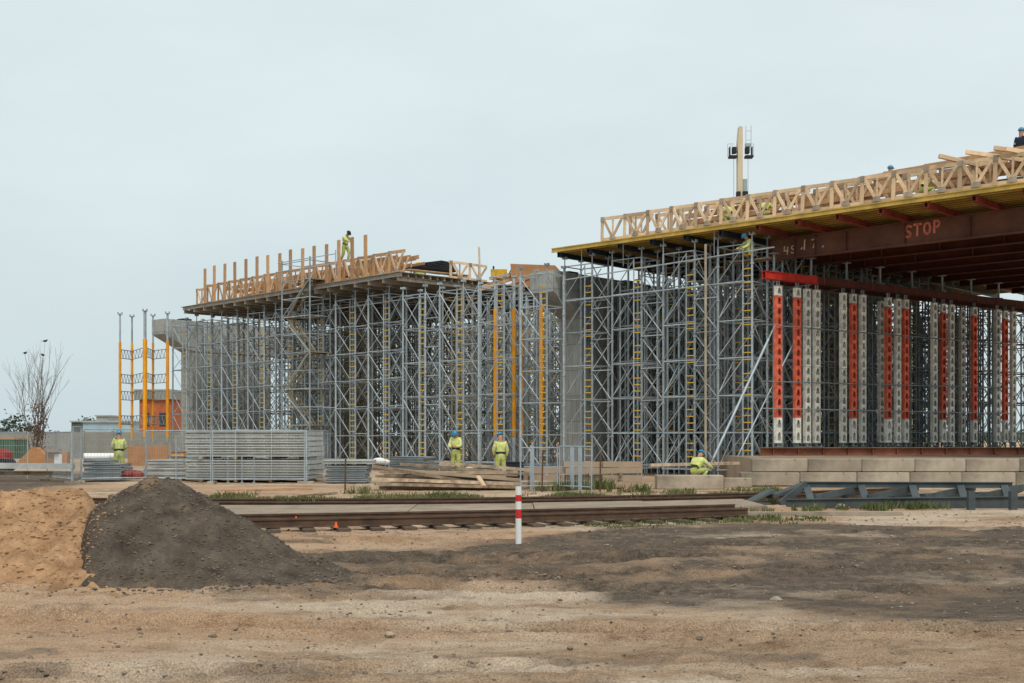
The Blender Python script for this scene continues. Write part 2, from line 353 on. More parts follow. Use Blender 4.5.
def rock(mb,c,r,mi=0):
    vs=[];a=random.random()*6
    for z,rr,k in ((-.5,.7,4),(.15,1,5),(.7,.45,3)):
        for i in range(k):
            t=a+2*PI*i/k+random.uniform(-.3,.3); q=rr*random.uniform(.75,1.2)
            vs.append((c[0]+r*q*math.cos(t),c[1]+r*q*math.sin(t),c[2]+r*z*random.uniform(.7,1.1)*.8))
    fs=[(0,1,5,4),(1,2,6,5),(2,3,7,6),(3,8,7),(3,0,4,8),(4,5,9),(5,6,10,9),(6,7,10),(7,8,11,10),(8,4,9,11),(9,10,11)]
    mb.add(vs,fs,mi)
mb=MB(); 
for i in range(6500):
    Y=7.6+ (random.random()**1.35)*26; X=random.uniform(-.47,.47)*Y
    r=random.choice((.004,.005,.006,.008,.01,.014))*(.6+Y/16)
    if i%260==0: r=random.uniform(.02,.04)
    h=float(ground_h(np.array([X]),np.array([Y]))[0]) if i%3 else 0
    rock(mb,(X,Y,h+.1*r),r,0 if random.random()<.25 else 1)
for c in range(60):
    Y=random.uniform(8.2,24); X=random.uniform(-.46,.46)*Y
    for i in range(random.randint(5,26)):
        x=X+random.gauss(0,.35); y=Y+random.gauss(0,.14); r=random.choice((.01,.014,.02,.028))*(.7+Y/40)
        rock(mb,(x,y,float(ground_h(np.array([x]),np.array([y]))[0])),r,1 if random.random()<.6 else 0)
for px,py,r,mi in ((285,655,.0,0),(776,601,.07,2),(752,620,.05,1),(835,622,.04,1),(389,636,.05,1),(570,649,.035,1),(509,633,.04,0),(474,663,.04,1),(913,506,.12,2),(842,508,.16,2),(800,519,.08,2),(950,560,.05,2),(560,201+400,.03,0),(700,640,.04,0)):
    if r: Yk=EYE*F/(py-HOR); rock(mb,(gx(px,Yk),Yk,.01),r,mi)
tag(mb.build('loose_stones',['dirtclod','stone','block']),'small stones and clods scattered over the churned ground','stones',kind='stuff')
mb=MB(); mbs=MB()
for i in range(6500):
    a=random.uniform(0,2*PI); rr=math.sqrt(random.random())*2.1; X=-4.0+rr*math.cos(a)*1.1; Y=14.7+rr*math.sin(a)*.85
    if X<-5.2+random.gauss(0,.1): continue
    h=float(dirt_h(np.array([X]),np.array([Y]))[0])
    if h>.0: rock(mb,(X,Y,h),random.choice((.005,.006,.008,.01,.012,.012,.016,.022)),0 if random.random()<.97 else 1)
for i in range(3000):
    X=random.uniform(-8.5,-4.6); Y=random.uniform(13.2,16.6); h=float(sand_h(np.array([X]),np.array([Y]))[0])
    if h>.02 and X+.33*(Y-13.5)<-4.85: rock(mbs,(X,Y,h),random.choice((.008,.012,.016,.02,.03)))
for i in range(170):
    X=random.gauss(-4.95,.12); Y=random.uniform(13.3,15.0); h=float(dirt_h(np.array([X]),np.array([Y]))[0])
    if h>0: rock(mbs,(X,Y,h),random.choice((.008,.012,.016,.024)))
g2=mbs.build('sand_clods',MS,bpy.data.objects['sand_pile']); g2['kind']='stuff'
for i in range(900):
    a=random.uniform(-2.9,-.1); R_=1.0+abs(random.gauss(0,.12)); x=-4.3+2.35*R_*math.cos(a); y=14.95+1.75*R_*math.sin(a)
    if x<-5: continue
    rock(mb,(x,y,float(max(ground_h(np.array([x]),np.array([y]))[0],dirt_h(np.array([x]),np.array([y]))[0]))),random.choice((.008,.012,.018,.026)),0)
g=mb.build('gravel',['dirtclod','stone'],pile); g['kind']='stuff'

# ------------------------------------------------------------------ railway
def curve_pts(fn,off,x0,x1,step=.5):
    pts=[]
    x=x0
    while x<=x1: pts.append(Vector((x,fn(x)+off,0))); x+=step
    return pts
def sweep(mb,pts,prof,mi=0):
    k=len(prof);vs=[];fs=[]
    for i,p in enumerate(pts):
        t=(pts[min(i+1,len(pts)-1)]-pts[max(i-1,0)]).normalized(); s=Vector((t.y,-t.x,0))
        for (u,z) in prof: vs.append(p+s*u+Vector((0,0,z)))
    for i in range(len(pts)-1):
        for j in range(k): fs.append((i*k+j,i*k+(j+1)%k,(i+1)*k+(j+1)%k,(i+1)*k+j))
    fs.append(tuple(range(k)));fs.append(tuple((len(pts)-1)*k+j for j in range(k))[::-1])
    mb.add(vs,fs,mi)
RAILP=[(-.07,.0),(.07,.0),(.07,.012),(.012,.03),(.012,.12),(.036,.13),(.036,.165),(-.036,.165),(-.036,.13),(-.012,.12),(-.012,.03),(-.07,.012)]
RAILP=[(u,z+.05) for u,z in RAILP]
for fn,lab,off in ((Yn,'near railway track with rusty rails running behind the striped post',0),(Yf,'far railway track half buried in weeds before the lumber pile',0)):
    tr=thing('railway_track',lab,'railway track',group='two rusty railway tracks')
    for o_ in (0,-1.5):
        mb=MB(); sweep(mb,curve_pts(fn,o_,-15,5.4 if fn is Yn else 11.5),RAILP); mb.build('rail','rail',tr)
    x=-14.5
    for i in range(34 if fn is Yn else 44):
        t=Vector((1,(fn(x+.1)-fn(x-.1))/.2,0)).normalized(); a=math.atan2(t.y,t.x)
        mb=MB(); mb.box((x+.75*t.y*0,fn(x)-.75,-.025),(.24,2.35,.12),a+random.uniform(-.02,.02)); 
        for o_ in (0,-1.5): mb.box((x,fn(x)+o_,.064),(.2,.36,.016),a)
        mb.build('sleeper','sleeper',tr); x+=.585
mb=MB(); 
for i in range(7):
    x0=-13+i*2.7
    a=Vector((x0,Yn(x0)+.2,0)); b=Vector((x0+2.68,Yn(x0+2.68)+.2,0)); c=Vector((x0+2.68,Yf(x0+2.68)-1.7,0)); e=Vector((x0,Yf(x0)-1.7,0))
    m_=MB(); m_.prism([a+Vector((0,0,-.2)),b+Vector((0,0,-.2)),c+Vector((0,0,-.2)),e+Vector((0,0,-.2))],(0,0,.35+random.uniform(-.012,.012)))
    tag(m_.build('concrete_slab','stripslab'),'dusty flat concrete slab laid between the two railway tracks, %s from the left'%ORD[i],'slab','concrete slabs between the tracks')
for px,py in ((296,518),(336,524)):
    Y=F*1.62/(py-HOR+2)-.1; c=thing('marker_cone','small orange marker cone by the near rail, %s one'%('left' if px<300 else 'right'),'cone',(gx(px,Y),Y,.06),group='orange markers on the near rail'); c.scale=(.6,.6,.6)
    m_=MB(); m_.tube((0,0,.02),(0,0,.17),.055,10,.02); m_.build('cone_body','cone',c); m_=MB(); m_.box((0,0,.01),(.14,.14,.02)); m_.build('base','cone',c)

# striped post
Y=19.4; P=thing('striped_post','red and white striped marker post standing in the dirt before the rails','post',(gx(518.5,Y),Y,-.02))
z=0
for h,mm in ((.42,'white'),(.15,'red'),(.125,'white'),(.105,'red'),(.135,'white')):
    m_=MB(); m_.tube((0,0,z),(0,0,z+h),.048,14); m_.build('band',mm,P,smooth=False); z+=h

# ------------------------------------------------------------------ scaffold towers
TW,TD=1.65,1.2; PITCH=2.82
def seg_list(H,slope=1,joined=False):
    """pieces of one tower: (part, material index, fn)"""
    S=[]
    z0=.35; zt=H-.45; nl=int((zt-z0)//1.43); dz=(zt-z0)/nl; lv=[z0+i*dz for i in range(nl+1)]
    for x in (0,TW):
        for y in (0,TD): S.append(('standard',(x,y,H)))
    for i,z in enumerate(lv):
        for y in (0,TD): S.append(('ledger',((0,y,z),(TW,y,z))))
        for x in (0,TW): S.append(('ledger',((x,0,z),(x,TD,z))))
        if i<nl:
            z2=lv[i+1]
            S.append(('brace',((.0,0,z2-.08),(TW-.43,0,z+.08)) if slope>0 else ((0,0,z+.08),(TW-.43,0,z2-.08))))
            S.append(('brace',((.0,TD,z+.08),(TW-.43,TD,z2-.08))))
            if i%2==0: S.append(('brace',((0,0,z+.05),(0,TD,z2-.05))))
            S.append(('brace',((TW,0,z2-.05),(TW,TD,z+.05))))
    return S,lv
def standard_mb(mb,x,y,H,n_=6):
    mb.tube((x,y,.3),(x,y,H-.42),.05,n_)
    for z in np.arange(.35,H-.5,1.43): mb.tube((x,y,z-.04),(x,y,z+.04),.075,n_)
LEDR,BRR=.027,.024
MESH={}
def make_front_tower(H,slope,label,loc,rz,group,steel='galv'):
    key=(H,slope,steel); t=thing('scaffold_tower',label,'scaffold tower',loc,rz,group)
    S,lv=seg_list(H,slope)
    def me(k,fn,m=steel):
        k=(k,m,H)
        if k not in MESH: q=MB(); fn(q); MESH[k]=q.mesh(str(k[0]),m)
        return MESH[k]
    for kind,a in S:
        if kind=='standard':
            x,y,_=a
            s=ob('standard',me('standard',lambda q:standard_mb(q,0,0,H)),t,(x,y,0))
            ob('base_jack',me('base_jack',lambda q:(q.tube((0,0,.02),(0,0,.3),.03,6),q.box((0,0,.012),(.18,.18,.02)))),s)
            ob('head_jack',me('head_jack',lambda q:(q.tube((0,0,H-.42),(0,0,H-.1),.028,6),q.box((0,0,H-.09),(.2,.2,.02)),q.box((-.09,0,H-.035),(.02,.18,.1)),q.box((.09,0,H-.035),(.02,.18,.1)))),s)
        else:
            p0,p1=Vector(a[0]),Vector(a[1]); v=p1-p0; k=(kind,tuple(round(c,3) for c in v))
            r=LEDR if kind=='ledger' else BRR
            ob(kind,me(k,lambda q:q.tube((0,0,0),v,r,6)),t,p0)
    for (lx,ly) in ((TW-.43,-.01),):
        l=ob('ladder',me('ladder_rail',lambda q:q.tube((0,0,.4),(0,0,H-.5),.03,6)),t,(lx,ly,0))
        z=.6; i=0
        while z<H-.7:
            if i%5!=4: ob('rung',me('rung',lambda q:q.tube((0,0,0),(.43,0,0),.024,6),'rung'),l,(0,0,z))
            z+=.29; i+=1
    return t
def tower_mesh(H,slope,steel):
    q=MB(); S,lv=seg_list(H,slope)
    for kind,a in S:
        if kind=='standard': q.tube((a[0],a[1],.02),(a[0],a[1],H-.05),.047,5); q.box((a[0],a[1],H-.06),(.2,.2,.06))
        else: q.tube(a[0],a[1],LEDR if kind=='ledger' else BRR,4)
    for i,z in enumerate(lv):
        q.tube((TW,.3,z),(PITCH,.3,z),.022,4)
        if i<len(lv)-1:
            z2=lv[i+1]; q.tube((TW,.3,z if i%2 else z2),(PITCH,.3,z2 if i%2 else z),.02,4); q.tube((.2,0,z),(.2,2.4,z),.02,4)
            q.tube((0,.0,z+.1),(TW,TD,z2-.1),.018,4)
    fr=q.mesh('scaffold_frame',steel)
    q=MB(); q.tube((TW-.43,0,.4),(TW-.43,0,H-.5),.03,4); z=.6;i=0
    while z<H-.7:
        if i%5!=4: q.tube((TW-.43,0,z),(TW,0,z),.02,4,mi=1)
        z+=.29;i+=1
    return fr,q.mesh('ladder',[steel,'rung'])
BT={}
def back_tower(H,steel,label,loc,rz,group):
    k=(H,steel)
    if k not in BT: BT[k]=tower_mesh(H,1,steel)
    o=ob('scaffold_tower',BT[k][0],None,loc,rz); tag(o,label,'scaffold tower',group); ob('ladder',BT[k][1],o); return o

PITCH=2.82
cols=[(-2.43+PITCH*k) for k in range(-12,4)]         # 16 columns from the left pier to the steel girders
ORG={}
for i,s in enumerate(cols):
    right=i>=12; mid=8<=i<12; H=10.2 if right else (9.35 if mid else 9.62)
    t0=1-.6; 
    if i==11: t0=-1.0; H=9.75
    if i==0: H=9.5; t0=.2
    if 1<=i<=10:
        P0=D(s,.4); px0=512+F*P0.x/P0.y; t0=.4-2.1*min(i,8)/8; s1=s_at(px0,t0)
        P=D(s1,t0)
    elif i in (0,11):
        P0=D(s,.4); P=D(s_at(512+F*P0.x/P0.y,t0),t0)
    else: P=D(s,t0)
    ORG[i]=P
    side='right' if right else 'left'
    steel='galv' if i%3 else 'galv'
    if right: lab='tall grey scaffold tower in front row under the yellow decking, %s from the left'%ORD[i-12]; g_='front row of towers under the yellow deck'
    else: lab='grey scaffold tower in front row left of the yellow decking, %s from the left'%ORD[i]; g_='front row of towers under the left deck'
    make_front_tower(H,-1 if (right or i==10) else 1,lab,P,RZ,g_,steel)
    for r in range(0,9):
        t=.4+r*2.4
        if r==0 and not 4<=i<=10: continue
        if i==12 and r%2: continue
        if i==11 and r>0: continue          # the pier stands here
        if i==0 and r>1: continue
        sh=(0,.0,.75,-.6,.35,-.85,.6,-.3,.9)[r]
        if i==10 and sh>.5: sh=.2
        if i==12 and sh<-.2: sh=0
        if i==15 and sh>.2: sh=0
        if i==1 and sh<-.3: sh=0
        if (i+r*3)%11==0 and r>3: continue
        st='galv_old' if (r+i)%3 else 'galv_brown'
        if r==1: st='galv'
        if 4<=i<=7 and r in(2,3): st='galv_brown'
        back_tower(H,st,'grey scaffold tower behind the front row, deep under the %s'%('yellow decking' if right else 'left deck'),D(s+sh+random.uniform(-.06,.06),t),RZ+random.uniform(-.035,.035),'rear rows of towers under the %s deck'%side)
# ties between neighbouring front towers
for i in range(len(cols)-1):
    if i in (10,11): continue
    PA=ORG[i]+d*TW; v=ORG[i+1]-PA; w=v.length
    H=9.3; o=thing('tie_bracing','crossed tie tubes filling the gap between front towers, %s gap from the left'%ORD[i],'tie bracing',PA,math.atan2(v.y,v.x),'ties between front row towers')
    for kx,z in enumerate(np.arange(.5,H-1,1.43)):
        q=MB(); q.tube((0,-.05,z),(w,-.05,z),.024,6); q.build('ledger','galv',o)
        if i>=11 or kx%2:
            q=MB(); q.tube((0,-.05,z),(w,-.05,z+1.35),.022,6); q.build('brace','galv',o)
            q=MB(); q.tube((0,.02,z+1.35),(w,.02,z),.022,6); q.build('brace','galv',o)
for pts,org,lab in ((((0,0,0),(11.2,0,.35)),D(-2.4,.25,9.1),'upper long horizontal tube clamped across the front towers under the yellow deck'),(((0,0,0),(9.8,0,.1)),D(-2.4,.25,8.1),'second long horizontal tube, a metre below the upper one under the yellow deck'),
  ((ORG[1]-n*.08+Vector((0,0,8.7)),ORG[8]+d*TW-n*.08+Vector((0,0,8.75))),None,'long horizontal tube high across the front towers under the left deck'),((ORG[1]-n*.08+Vector((0,0,.55)),ORG[10]+d*TW-n*.08+Vector((0,0,.55))),None,'long horizontal tube at ground level across the left front towers')):
    q=MB(); q.tube(*pts,.03,6); tag(q.build('clamped_tube','galv',None,org or (0,0,0),RZ if org else 0),lab,'tube','long tubes clamped across towers')
# inclined push-pull props at the right end of the front row
for (x0,y0,x1,y1,Yd,r,lab) in ((708,470,775,325,46.5,.05,'thick pale raking prop leaning against the front scaffold by the crouching worker'),(735,462,800,330,48.5,.03,'thin raking tube beside the thick pale raking prop')):
    q=MB(); a=Vector((gx(x0,Yd),Yd,gz(y0,Yd))); b=Vector((gx(x1,Yd+2),Yd+2,gz(y1,Yd+2))); q.tube(a+(b-a)*.08,b-(b-a)*.1,r,8); 
    q2=MB(); q2.tube(a,a+(b-a)*.08,.03,8); q2.tube(b-(b-a)*.1,b,.03,8); q2.box(a,(.25,.25,.04))
    o=q.build('raking_prop','paleblue'); tag(o,lab,'prop'); q2.build('screw_end','galv_old',o)
# wooden pole
q=MB(); q.bar(D(5.6,.1,.3),D(5.6,.1,9.9),.09,.09); tag(q.build('timber_pole','woodgreyn'),'upright timber pole strapped to the scaffold left of the climbing worker','pole')

# access stair tower
P=D(s_at(285,-2),-2.2)
st=thing('stair_tower','scaffold stair tower with zigzag flights in front of the left deck','stair tower',P,RZ)
W_,D_=2.5,1.4; Ht=11.6
for x in (0,W_):
    for y in (0,D_):
        q=MB(); q.tube((x,y,.02),(x,y,Ht if y==0 else Ht-.2),.045,6); q.build('standard','galv',st)
z=.4;k=0
while z<11.5:
    for y in (0,D_): q=MB(); q.tube((0,y,z),(W_,y,z),.027,6); q.build('ledger','galv',st)
    for x in (0,W_): q=MB(); q.tube((x,0,z),(x,D_,z),.027,6); q.build('ledger','galv',st)
    z+=1.0;k+=1
for k in range(5):
    z=.4+k*2.0
    x0,x1=(0.25,W_-.35) if k%2==0 else (W_-.35,.25)
    q=MB()
    for y in (.15,.62): q.bar((x0,y,z),(x1,y,z+2.0),.05,.16)
    for j in range(8): f=(j+.5)/8; q.box((x0+(x1-x0)*f,.385,z+2.0*f),(.2,.44,.03))
    q.build('stair_flight','galv_brown',st)
    q=MB(); q.box(((W_-.2) if k%2==0 else .2,D_/2,z+2.0),(.7,D_-.1,.05)); q.box((W_/2,D_*.75,z+2.0),(W_,.5,.05)); q.build('platform','galv_brown',st)
    q=MB(); q.tube((0,0,z),(W_,0,z+2),.028,6) if k%2==0 else q.tube((W_,0,z),(0,0,z+2),.028,6); q.build('brace','paleblue',st)
q=MB()
for z in (11.0,11.5): q.tube((-.4,0,z),(W_+2.2,0,z),.025,6)
q.tube((W_+2.2,0,10.3),(W_+2.2,0,11.7),.03,6); q.build('guardrail','bluewall',st)

# ------------------------------------------------------------------ concrete piers
def pier(s,label):
    p=thing('bridge_pier',label,'pier',D(s,0),RZ,'concrete piers with wide crossheads')
    q=MB(); T=1.5; poly=[(0,0,9.6),(0,0,8.6),(0,2.2,7.55),(0,18.3,7.55),(0,20.5,8.6),(0,20.5,9.6)]
    q.prism(poly,(T,0,0)); q.build('crosshead','concrete',p)
    for a,b in (((2.2,18.3),) if s>-10 else ((2.2,8.6),(12,18.3))):
        q=MB(); q.box((T/2,(a+b)/2,3.7),(T-.1,b-a,7.7)); 
        q.build('column','concrete',p)
    for k,y in enumerate((2.0,6.5,11,15.5)): q=MB(); q.box((T/2,y,9.68),(.7,.7,.16)); q.build('bearing','dark',p)
pier(-38.2,'grey concrete pier at the left end of the bridge')
pier(-4.3,'grey concrete pier between the left deck and the yellow decking')

# ------------------------------------------------------------------ orange prop towers
def prop_tower(label,posts,levels,group,ztop):
    t=thing('prop_tower',label,'prop tower',(posts[0][0],posts[0][1],0),0,group); B=Vector((posts[0][0],posts[0][1],0))
    for j,(x,y,r) in enumerate(posts):
        q=MB(); q.tube(Vector((x,y,1.75))-B,Vector((x,y,7.95))-B,r*.85,8); c=q.build('orange_tube','prop',t)
        q=MB(); q.tube(Vector((x,y,7.95))-B,Vector((x,y,ztop))-B,r*.6,8); q.box(Vector((x,y,ztop))-B,(.28,.28,.04)); q.box(Vector((x-.12,y,ztop+.07))-B,(.02,.24,.12)); q.box(Vector((x+.12,y,ztop+.07))-B,(.02,.24,.12)); q.build('extension_tube','galv',c)
        q=MB(); q.tube(Vector((x,y,.02))-B,Vector((x,y,1.75))-B,r*.7,8); q.box(Vector((x,y,.02))-B,(.3,.3,.03)); q.build('lower_tube','galv',c)
    pr=[(0,1),(1,2),(2,3),(3,4)] if len(posts)==5 else [(0,1),(1,2),(2,3)]
    for z in levels:
        for a,b in pr:
            A=Vector((posts[a][0],posts[a][1],z))-B; C=Vector((posts[b][0],posts[b][1],z))-B; q=MB(); dz=Vector((0,0,.55))
            q.tube(A,C,.03,5); q.tube(A+dz,C+dz,.03,5); m_=4
            for k in range(m_):
                p0=A+(C-A)*k/m_; p1=A+(C-A)*(k+.5)/m_; p2=A+(C-A)*(k+1)/m_; q.tube(p0,p1+dz,.02,4); q.tube(p1+dz,p2,.02,4)
            q.build('lattice_frame','galv_old',t)
def pp(l): return [(gx(px,Y),Y,r) for px,Y,r in l]
prop_tower('orange tube prop tower with grey lattice frames left of the left pier',pp([(120,78,.1),(132,79.5,.1),(145,76,.16),(153,79,.09),(167.5,77.5,.12)]),(6.9,5.3,4.2,2.6),'orange tube prop towers beside the piers',9.75)
prop_tower('orange tube prop tower standing before the middle pier, above the standing worker',pp([(495,58.2,.1),(514,58,.13),(522,60,.09),(541,57,.12)]),(7.2,5.2,3.2),'orange tube prop towers beside the piers',9.5)

# ------------------------------------------------------------------ right deck
RD=thing('formwork_deck','wide yellow beam formwork deck on the right part of the bridge','deck',O,RZ)
W=31.
q=MB()
def i_beam(q,x0,x1,y,z,h=.2,b=.09,web=.03):
    q.box(((x0+x1)/2,y,z+.02),(x1-x0,b,.04)); q.box(((x0+x1)/2,y,z+h-.02),(x1-x0,b,.04)); q.box(((x0+x1)/2,y,z+h/2),(x1-x0,web,h-.08))
for k in range(77):
    y=.02+k*.4; q=MB(); x0=-2.9+.0*k; x1=25
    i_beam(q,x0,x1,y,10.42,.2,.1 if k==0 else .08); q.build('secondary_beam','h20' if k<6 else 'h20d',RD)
s=-2.6;k=0
while s<25:
    red=s>7.0; q=MB()
    for xx in (s-.07,s+.07):
        q.box((xx,W/2+.05,10.31),(.02,W-.2,.2)); 
    for zz in (10.215,10.405): q.box((s,W/2+.05,zz),(.2,W-.2,.018))
    q.build('primary_beam','redbeam' if red else 'bluebeam',RD); s+=1.78;k+=1
for j in range(14):
    q=MB(); q.box((-2.9+j*2+.99,W/2+.15,10.631),(1.985,W,.022)); q.build('plywood_sheet','film',RD)
for k,s in enumerate((-1.2,1.2,3.4,6.0)):                     # tie rods under the edge
    q=MB(); q.tube((s,.15,9.4),(s,.15,10.42),.012,4); q.build('tie_rod','galv',RD)

# truss panels along the edge
def truss_parts(t,Lp,Hh,wm='wood'):
    def p(name,fn,m=None): q=MB(); fn(q); q.build(name,m or wm,t)
    p('post',lambda q:q.bar((.07,0,0),(.07,0,Hh),.05,.14,(1,0,0)))
    p('top_chord',lambda q:q.bar((0,.05,Hh-.07),(Lp,.05,Hh-.07),.05,.14))
    p('bottom_chord',lambda q:q.bar((0,.05,.07),(Lp,.05,.07),.05,.14))
    p('diagonal',lambda q:q.bar((.16,-.01,Hh-.12),(Lp*.5,-.01,.16),.045,.115,(0,0,1)),'woodpale')
    p('diagonal',lambda q:q.bar((Lp*.95,-.01,Hh-.12),(Lp*.55,-.01,.16),.045,.115,(0,0,1)),'woodpale')
    p('strut',lambda q:q.bar((Lp*.53,.0,.12),(Lp*.53,.0,Hh-.12),.045,.07,(1,0,0)))
    p('gusset',lambda q:q.prism([(Lp*.4,-.05,.05),(Lp*.68,-.05,.05),(Lp*.64,-.05,.24),(Lp*.45,-.05,.24)],(0,.018,0)),'woodgreyn')
    p('gusset',lambda q:q.prism([(.0,-.05,Hh-.22),(.17,-.05,Hh-.22),(.17,-.05,Hh-.01),(.0,-.05,Hh-.01)],(0,.018,0)),'woodgreyn')
tr0=thing('timber_truss','x','timber truss',(0,0,0),RZ); truss_parts(tr0,1.3,1.08,'woodpale')
tr1=thing('timber_truss','x','timber truss',(0,0,0),RZ); truss_parts(tr1,1.3,1.08)
NT=20
for k in range(NT):
    lab='timber truss panel on the edge of the yellow deck, %s from its left end'%ORD[k]
    loc=D(-.05+1.265*k,.12,10.66); 
    if k==0: tr0.location=loc; tr0['label']=lab; tr0['group']='edge trusses on the yellow deck'; o=tr0
    else: o=copy_tree(tr0,None,loc,RZ-.015,lab,'edge trusses on the yellow deck')
    o.rotation_euler=(random.uniform(-.02,.02),.035,RZ-.03)
for k in range(18):
    o=copy_tree(tr0,None,D(1.0+1.3*k,.85+.25*(k%2),10.66),RZ,'timber truss standing in the second row, behind the edge trusses of the yellow deck','second row trusses on the yellow deck'); o.rotation_euler=(0,0,RZ+random.uniform(-.05,.05))
# long planks on and behind the trusses
def plank(name,p0,p1,w,h,label,cat='plank',group=None,m='wood',up=(0,0,1)):
    p0=Vector(p0);p1=Vector(p1);q=MB();q.bar((0,0,0),p1-p0,w,h,up); return tag(q.build(name,m,None,p0),label,cat,group)
for k in range(40):
    s=random.uniform(2,12)+ (6 if k%2 else 0); L_=random.uniform(3.5,6); t=random.uniform(.9,2.6); z=10.75+random.choice((.1,.25,.4,.55,.7,.85,1.0))
    plank('timber_plank',D(s,t,z),D(s+L_,t+random.uniform(-.15,.15),z+random.uniform(-.05,.1)),.06,.2,'long timber plank lying lengthwise among the trusses of the yellow deck',group='planks among the deck trusses')
for k in range(9):
    s=11.0+k*.9; plank('timber_plank',D(s,1.0+k%3*.35,11.78+.10*(k%3)+.03*k),D(s+5,1.1+k%3*.35,11.86+.10*(k%3)+.03*k),.05,.2,'long timber plank in the stack topping the right end of the deck trusses',group='planks stacked high at the right end')
for k,(px,py,ln) in enumerate(((939,156,1.6),(966,152,2.2),(994,148,2.4),(1006,149,1.8))):
    s=s_at(px,-.1); z=gz(py,D(s,-.1).y); plank('timber_post',D(s,-.1,z),D(s+ln*.85,1.2,z-.42),.14,.14,'squared timber poking out over the truss tops, %s from the left'%ORD[k],'timber','squared timbers poking out over the trusses','woodpale')

# steel girders under the right deck
for k in range(12):
    t=2.6+k*2.35
    s0=7.2+ (t-2.6)*.18
    g=thing('steel_girder',('brown steel girder with red painted STOP, frontmost under the yellow deck' if k==0 else 'brown steel girder in the dark under the deck, %s behind the painted one'%ORD[k-1]),'girder',D(s0,t),RZ,'brown steel girders under the yellow deck')
    L_=25.5-s0; q=MB(); q.box((L_/2,0,9.745),(L_,.025,.84)); q.build('web','rust',g)
    q=MB(); q.box((L_/2,0,10.18),(L_,.32,.035)); q.build('flange','rust',g)
    q=MB(); q.box((L_/2,0,9.315),(L_,.34,.035)); q.build('flange','rust',g)
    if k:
        for ch in g.children: ch.data.materials[0]=M['rustshade']  # rear girders coloured darker to stand for the shade below the deck
    if k<3:
        for j,x in enumerate((.03,1.25,2.2,3.6,6.1,8.7,11.3,14,17)):
            if x<L_: q=MB(); q.box((x,-.075,9.745),(.02,.12,.83)); q.build('stiffener','rust',g)
    if k==0: GF=g
def stroke(q,pts,w):
    for a,b in zip(pts,pts[1:]): q.bar(a,b,.006,w,(0,0,1))
def letter(q,ch,x,z,sx,sz,w,y=-.0165):
    G={'S':[[(1,.9),(.6,1),(.2,.9),(.1,.7),(.3,.55),(.75,.42),(.9,.25),(.75,.05),(.4,0),(0,.1)]],
       'T':[[(-.1,1),(1.1,1)],[(.5,1),(.42,0)]],
       'O':[[(.5,1),(.12,.85),(0,.5),(.15,.12),(.5,0),(.85,.15),(1,.5),(.85,.88),(.5,1)]],
       'P':[[(.1,0),(.12,1),(.7,1),(.95,.8),(.7,.5),(.12,.48)]],
       'h':[[(.5,1),(.25,.0)],[(.3,.45),(.6,.55),(.8,.4),(.75,0)]],
       '7':[[(0,.9),(.8,1),(.3,0)]],'1':[[(.5,1),(.4,0)]],'.':[[(.4,.0),(.55,.12)]],
       '4':[[(.1,1),(0,.45),(.9,.45)],[(.8,.9),(.7,0)]]}[ch]
    for st_ in G:
        for (a,b),(c,e) in zip(st_,st_[1:]):
            A=(x+a*sx,y,z+b*sz); B=(x+c*sx,y,z+e*sz); v=Vector((B[0]-A[0],0,B[2]-A[2])).normalized()*w*.3
            q.bar(Vector(A)-v,Vector(B)+v,.004,w,(0,0,1) if abs(v.x)>abs(v.z)*.3 else (1,0,0))
def girder_x(px): 
    k=(px-512)/F; P=O+n*2.58; return (P.y*k-P.x)/(.736+.677*k)-7.2
q=MB(); x0=girder_x(905); x1=girder_x(941); w_=(x1-x0)/4.6
for j,ch in enumerate('STOP'): letter(q,ch,x0+j*w_*1.22,9.62+.02*j,w_*.8,.44,.085)
q.build('painted_lettering','paint_red',GF)
q=MB(); x0=girder_x(783)
for ch,dx,dz,sc_ in (('4',.05,0,.24),('S',.38,.03,.22),('.',.75,.15,.3),('1',.9,.12,.28),('7',1.35,.15,.26),('.',1.75,.13,.26)):
    letter(q,ch,x0+dx,9.5+dz,sc_*.9,sc_*1.4,.055)
q.build('painted_lettering','paint_cream',GF)

# ------------------------------------------------------------------ red beam and lattice props
A=Vector((gx(764,48.9),48.9,0)); mdir=Vector((.81,.586,0)).normalized(); RZM=math.atan2(mdir.y,mdir.x); mn=Vector((-mdir.y,mdir.x,0))
def Mp(u,v,z=0): return A+mdir*u+mn*v+Vector((0,0,z))
for v,lab in ((0,'dark cross beam with bright red end, carried by the front lattice props'),(1.0,'second dark cross beam, behind the one with the bright red end')):
    q=MB(); L_=21; 
    q.box((L_/2,-.09,8.35),(L_,.02,.28)); q.box((L_/2,.09,8.35),(L_,.02,.28)); q.box((L_/2,0,8.5),(L_,.3,.02)); q.box((L_/2,0,8.2),(L_,.3,.02))
    b=q.build('cross_beam','rustshade',None,Mp(3.2 if v==0 else 2.2,v),RZM); tag(b,lab,'beam','red cross beams')  # beam beyond its red end painted dark, as the deck would shade it
    if v==0:
        q=MB()
        q.box((-1.61,-.09,8.35),(3.2,.02,.28)); q.box((-1.61,.09,8.35),(3.2,.02,.28)); q.box((-1.61,0,8.5),(3.2,.3,.02)); q.box((-1.61,0,8.2),(3.2,.3,.02)); q.build('beam_end','redbright',b)
    q=MB()
    for k in range(13): q.box((.4+k*1.6,-.105,8.35),(.03,.05,.27))
    q.build('stiffener','redbeam',b)
for k in range(9):
    q=MB(); q.tube((0,0,8.52),(0,0,9.26),.05,8); q.box((0,0,9.27),(.3,.3,.03)); q.box((0,0,8.53),(.3,.3,.03)); tag(q.build('jack','galv_old',None,Mp(.6+k*2.3,0),RZM),'grey screw jack between the red beam and the girders, %s from the left'%ORD[k],'jack','jacks on the red beam')
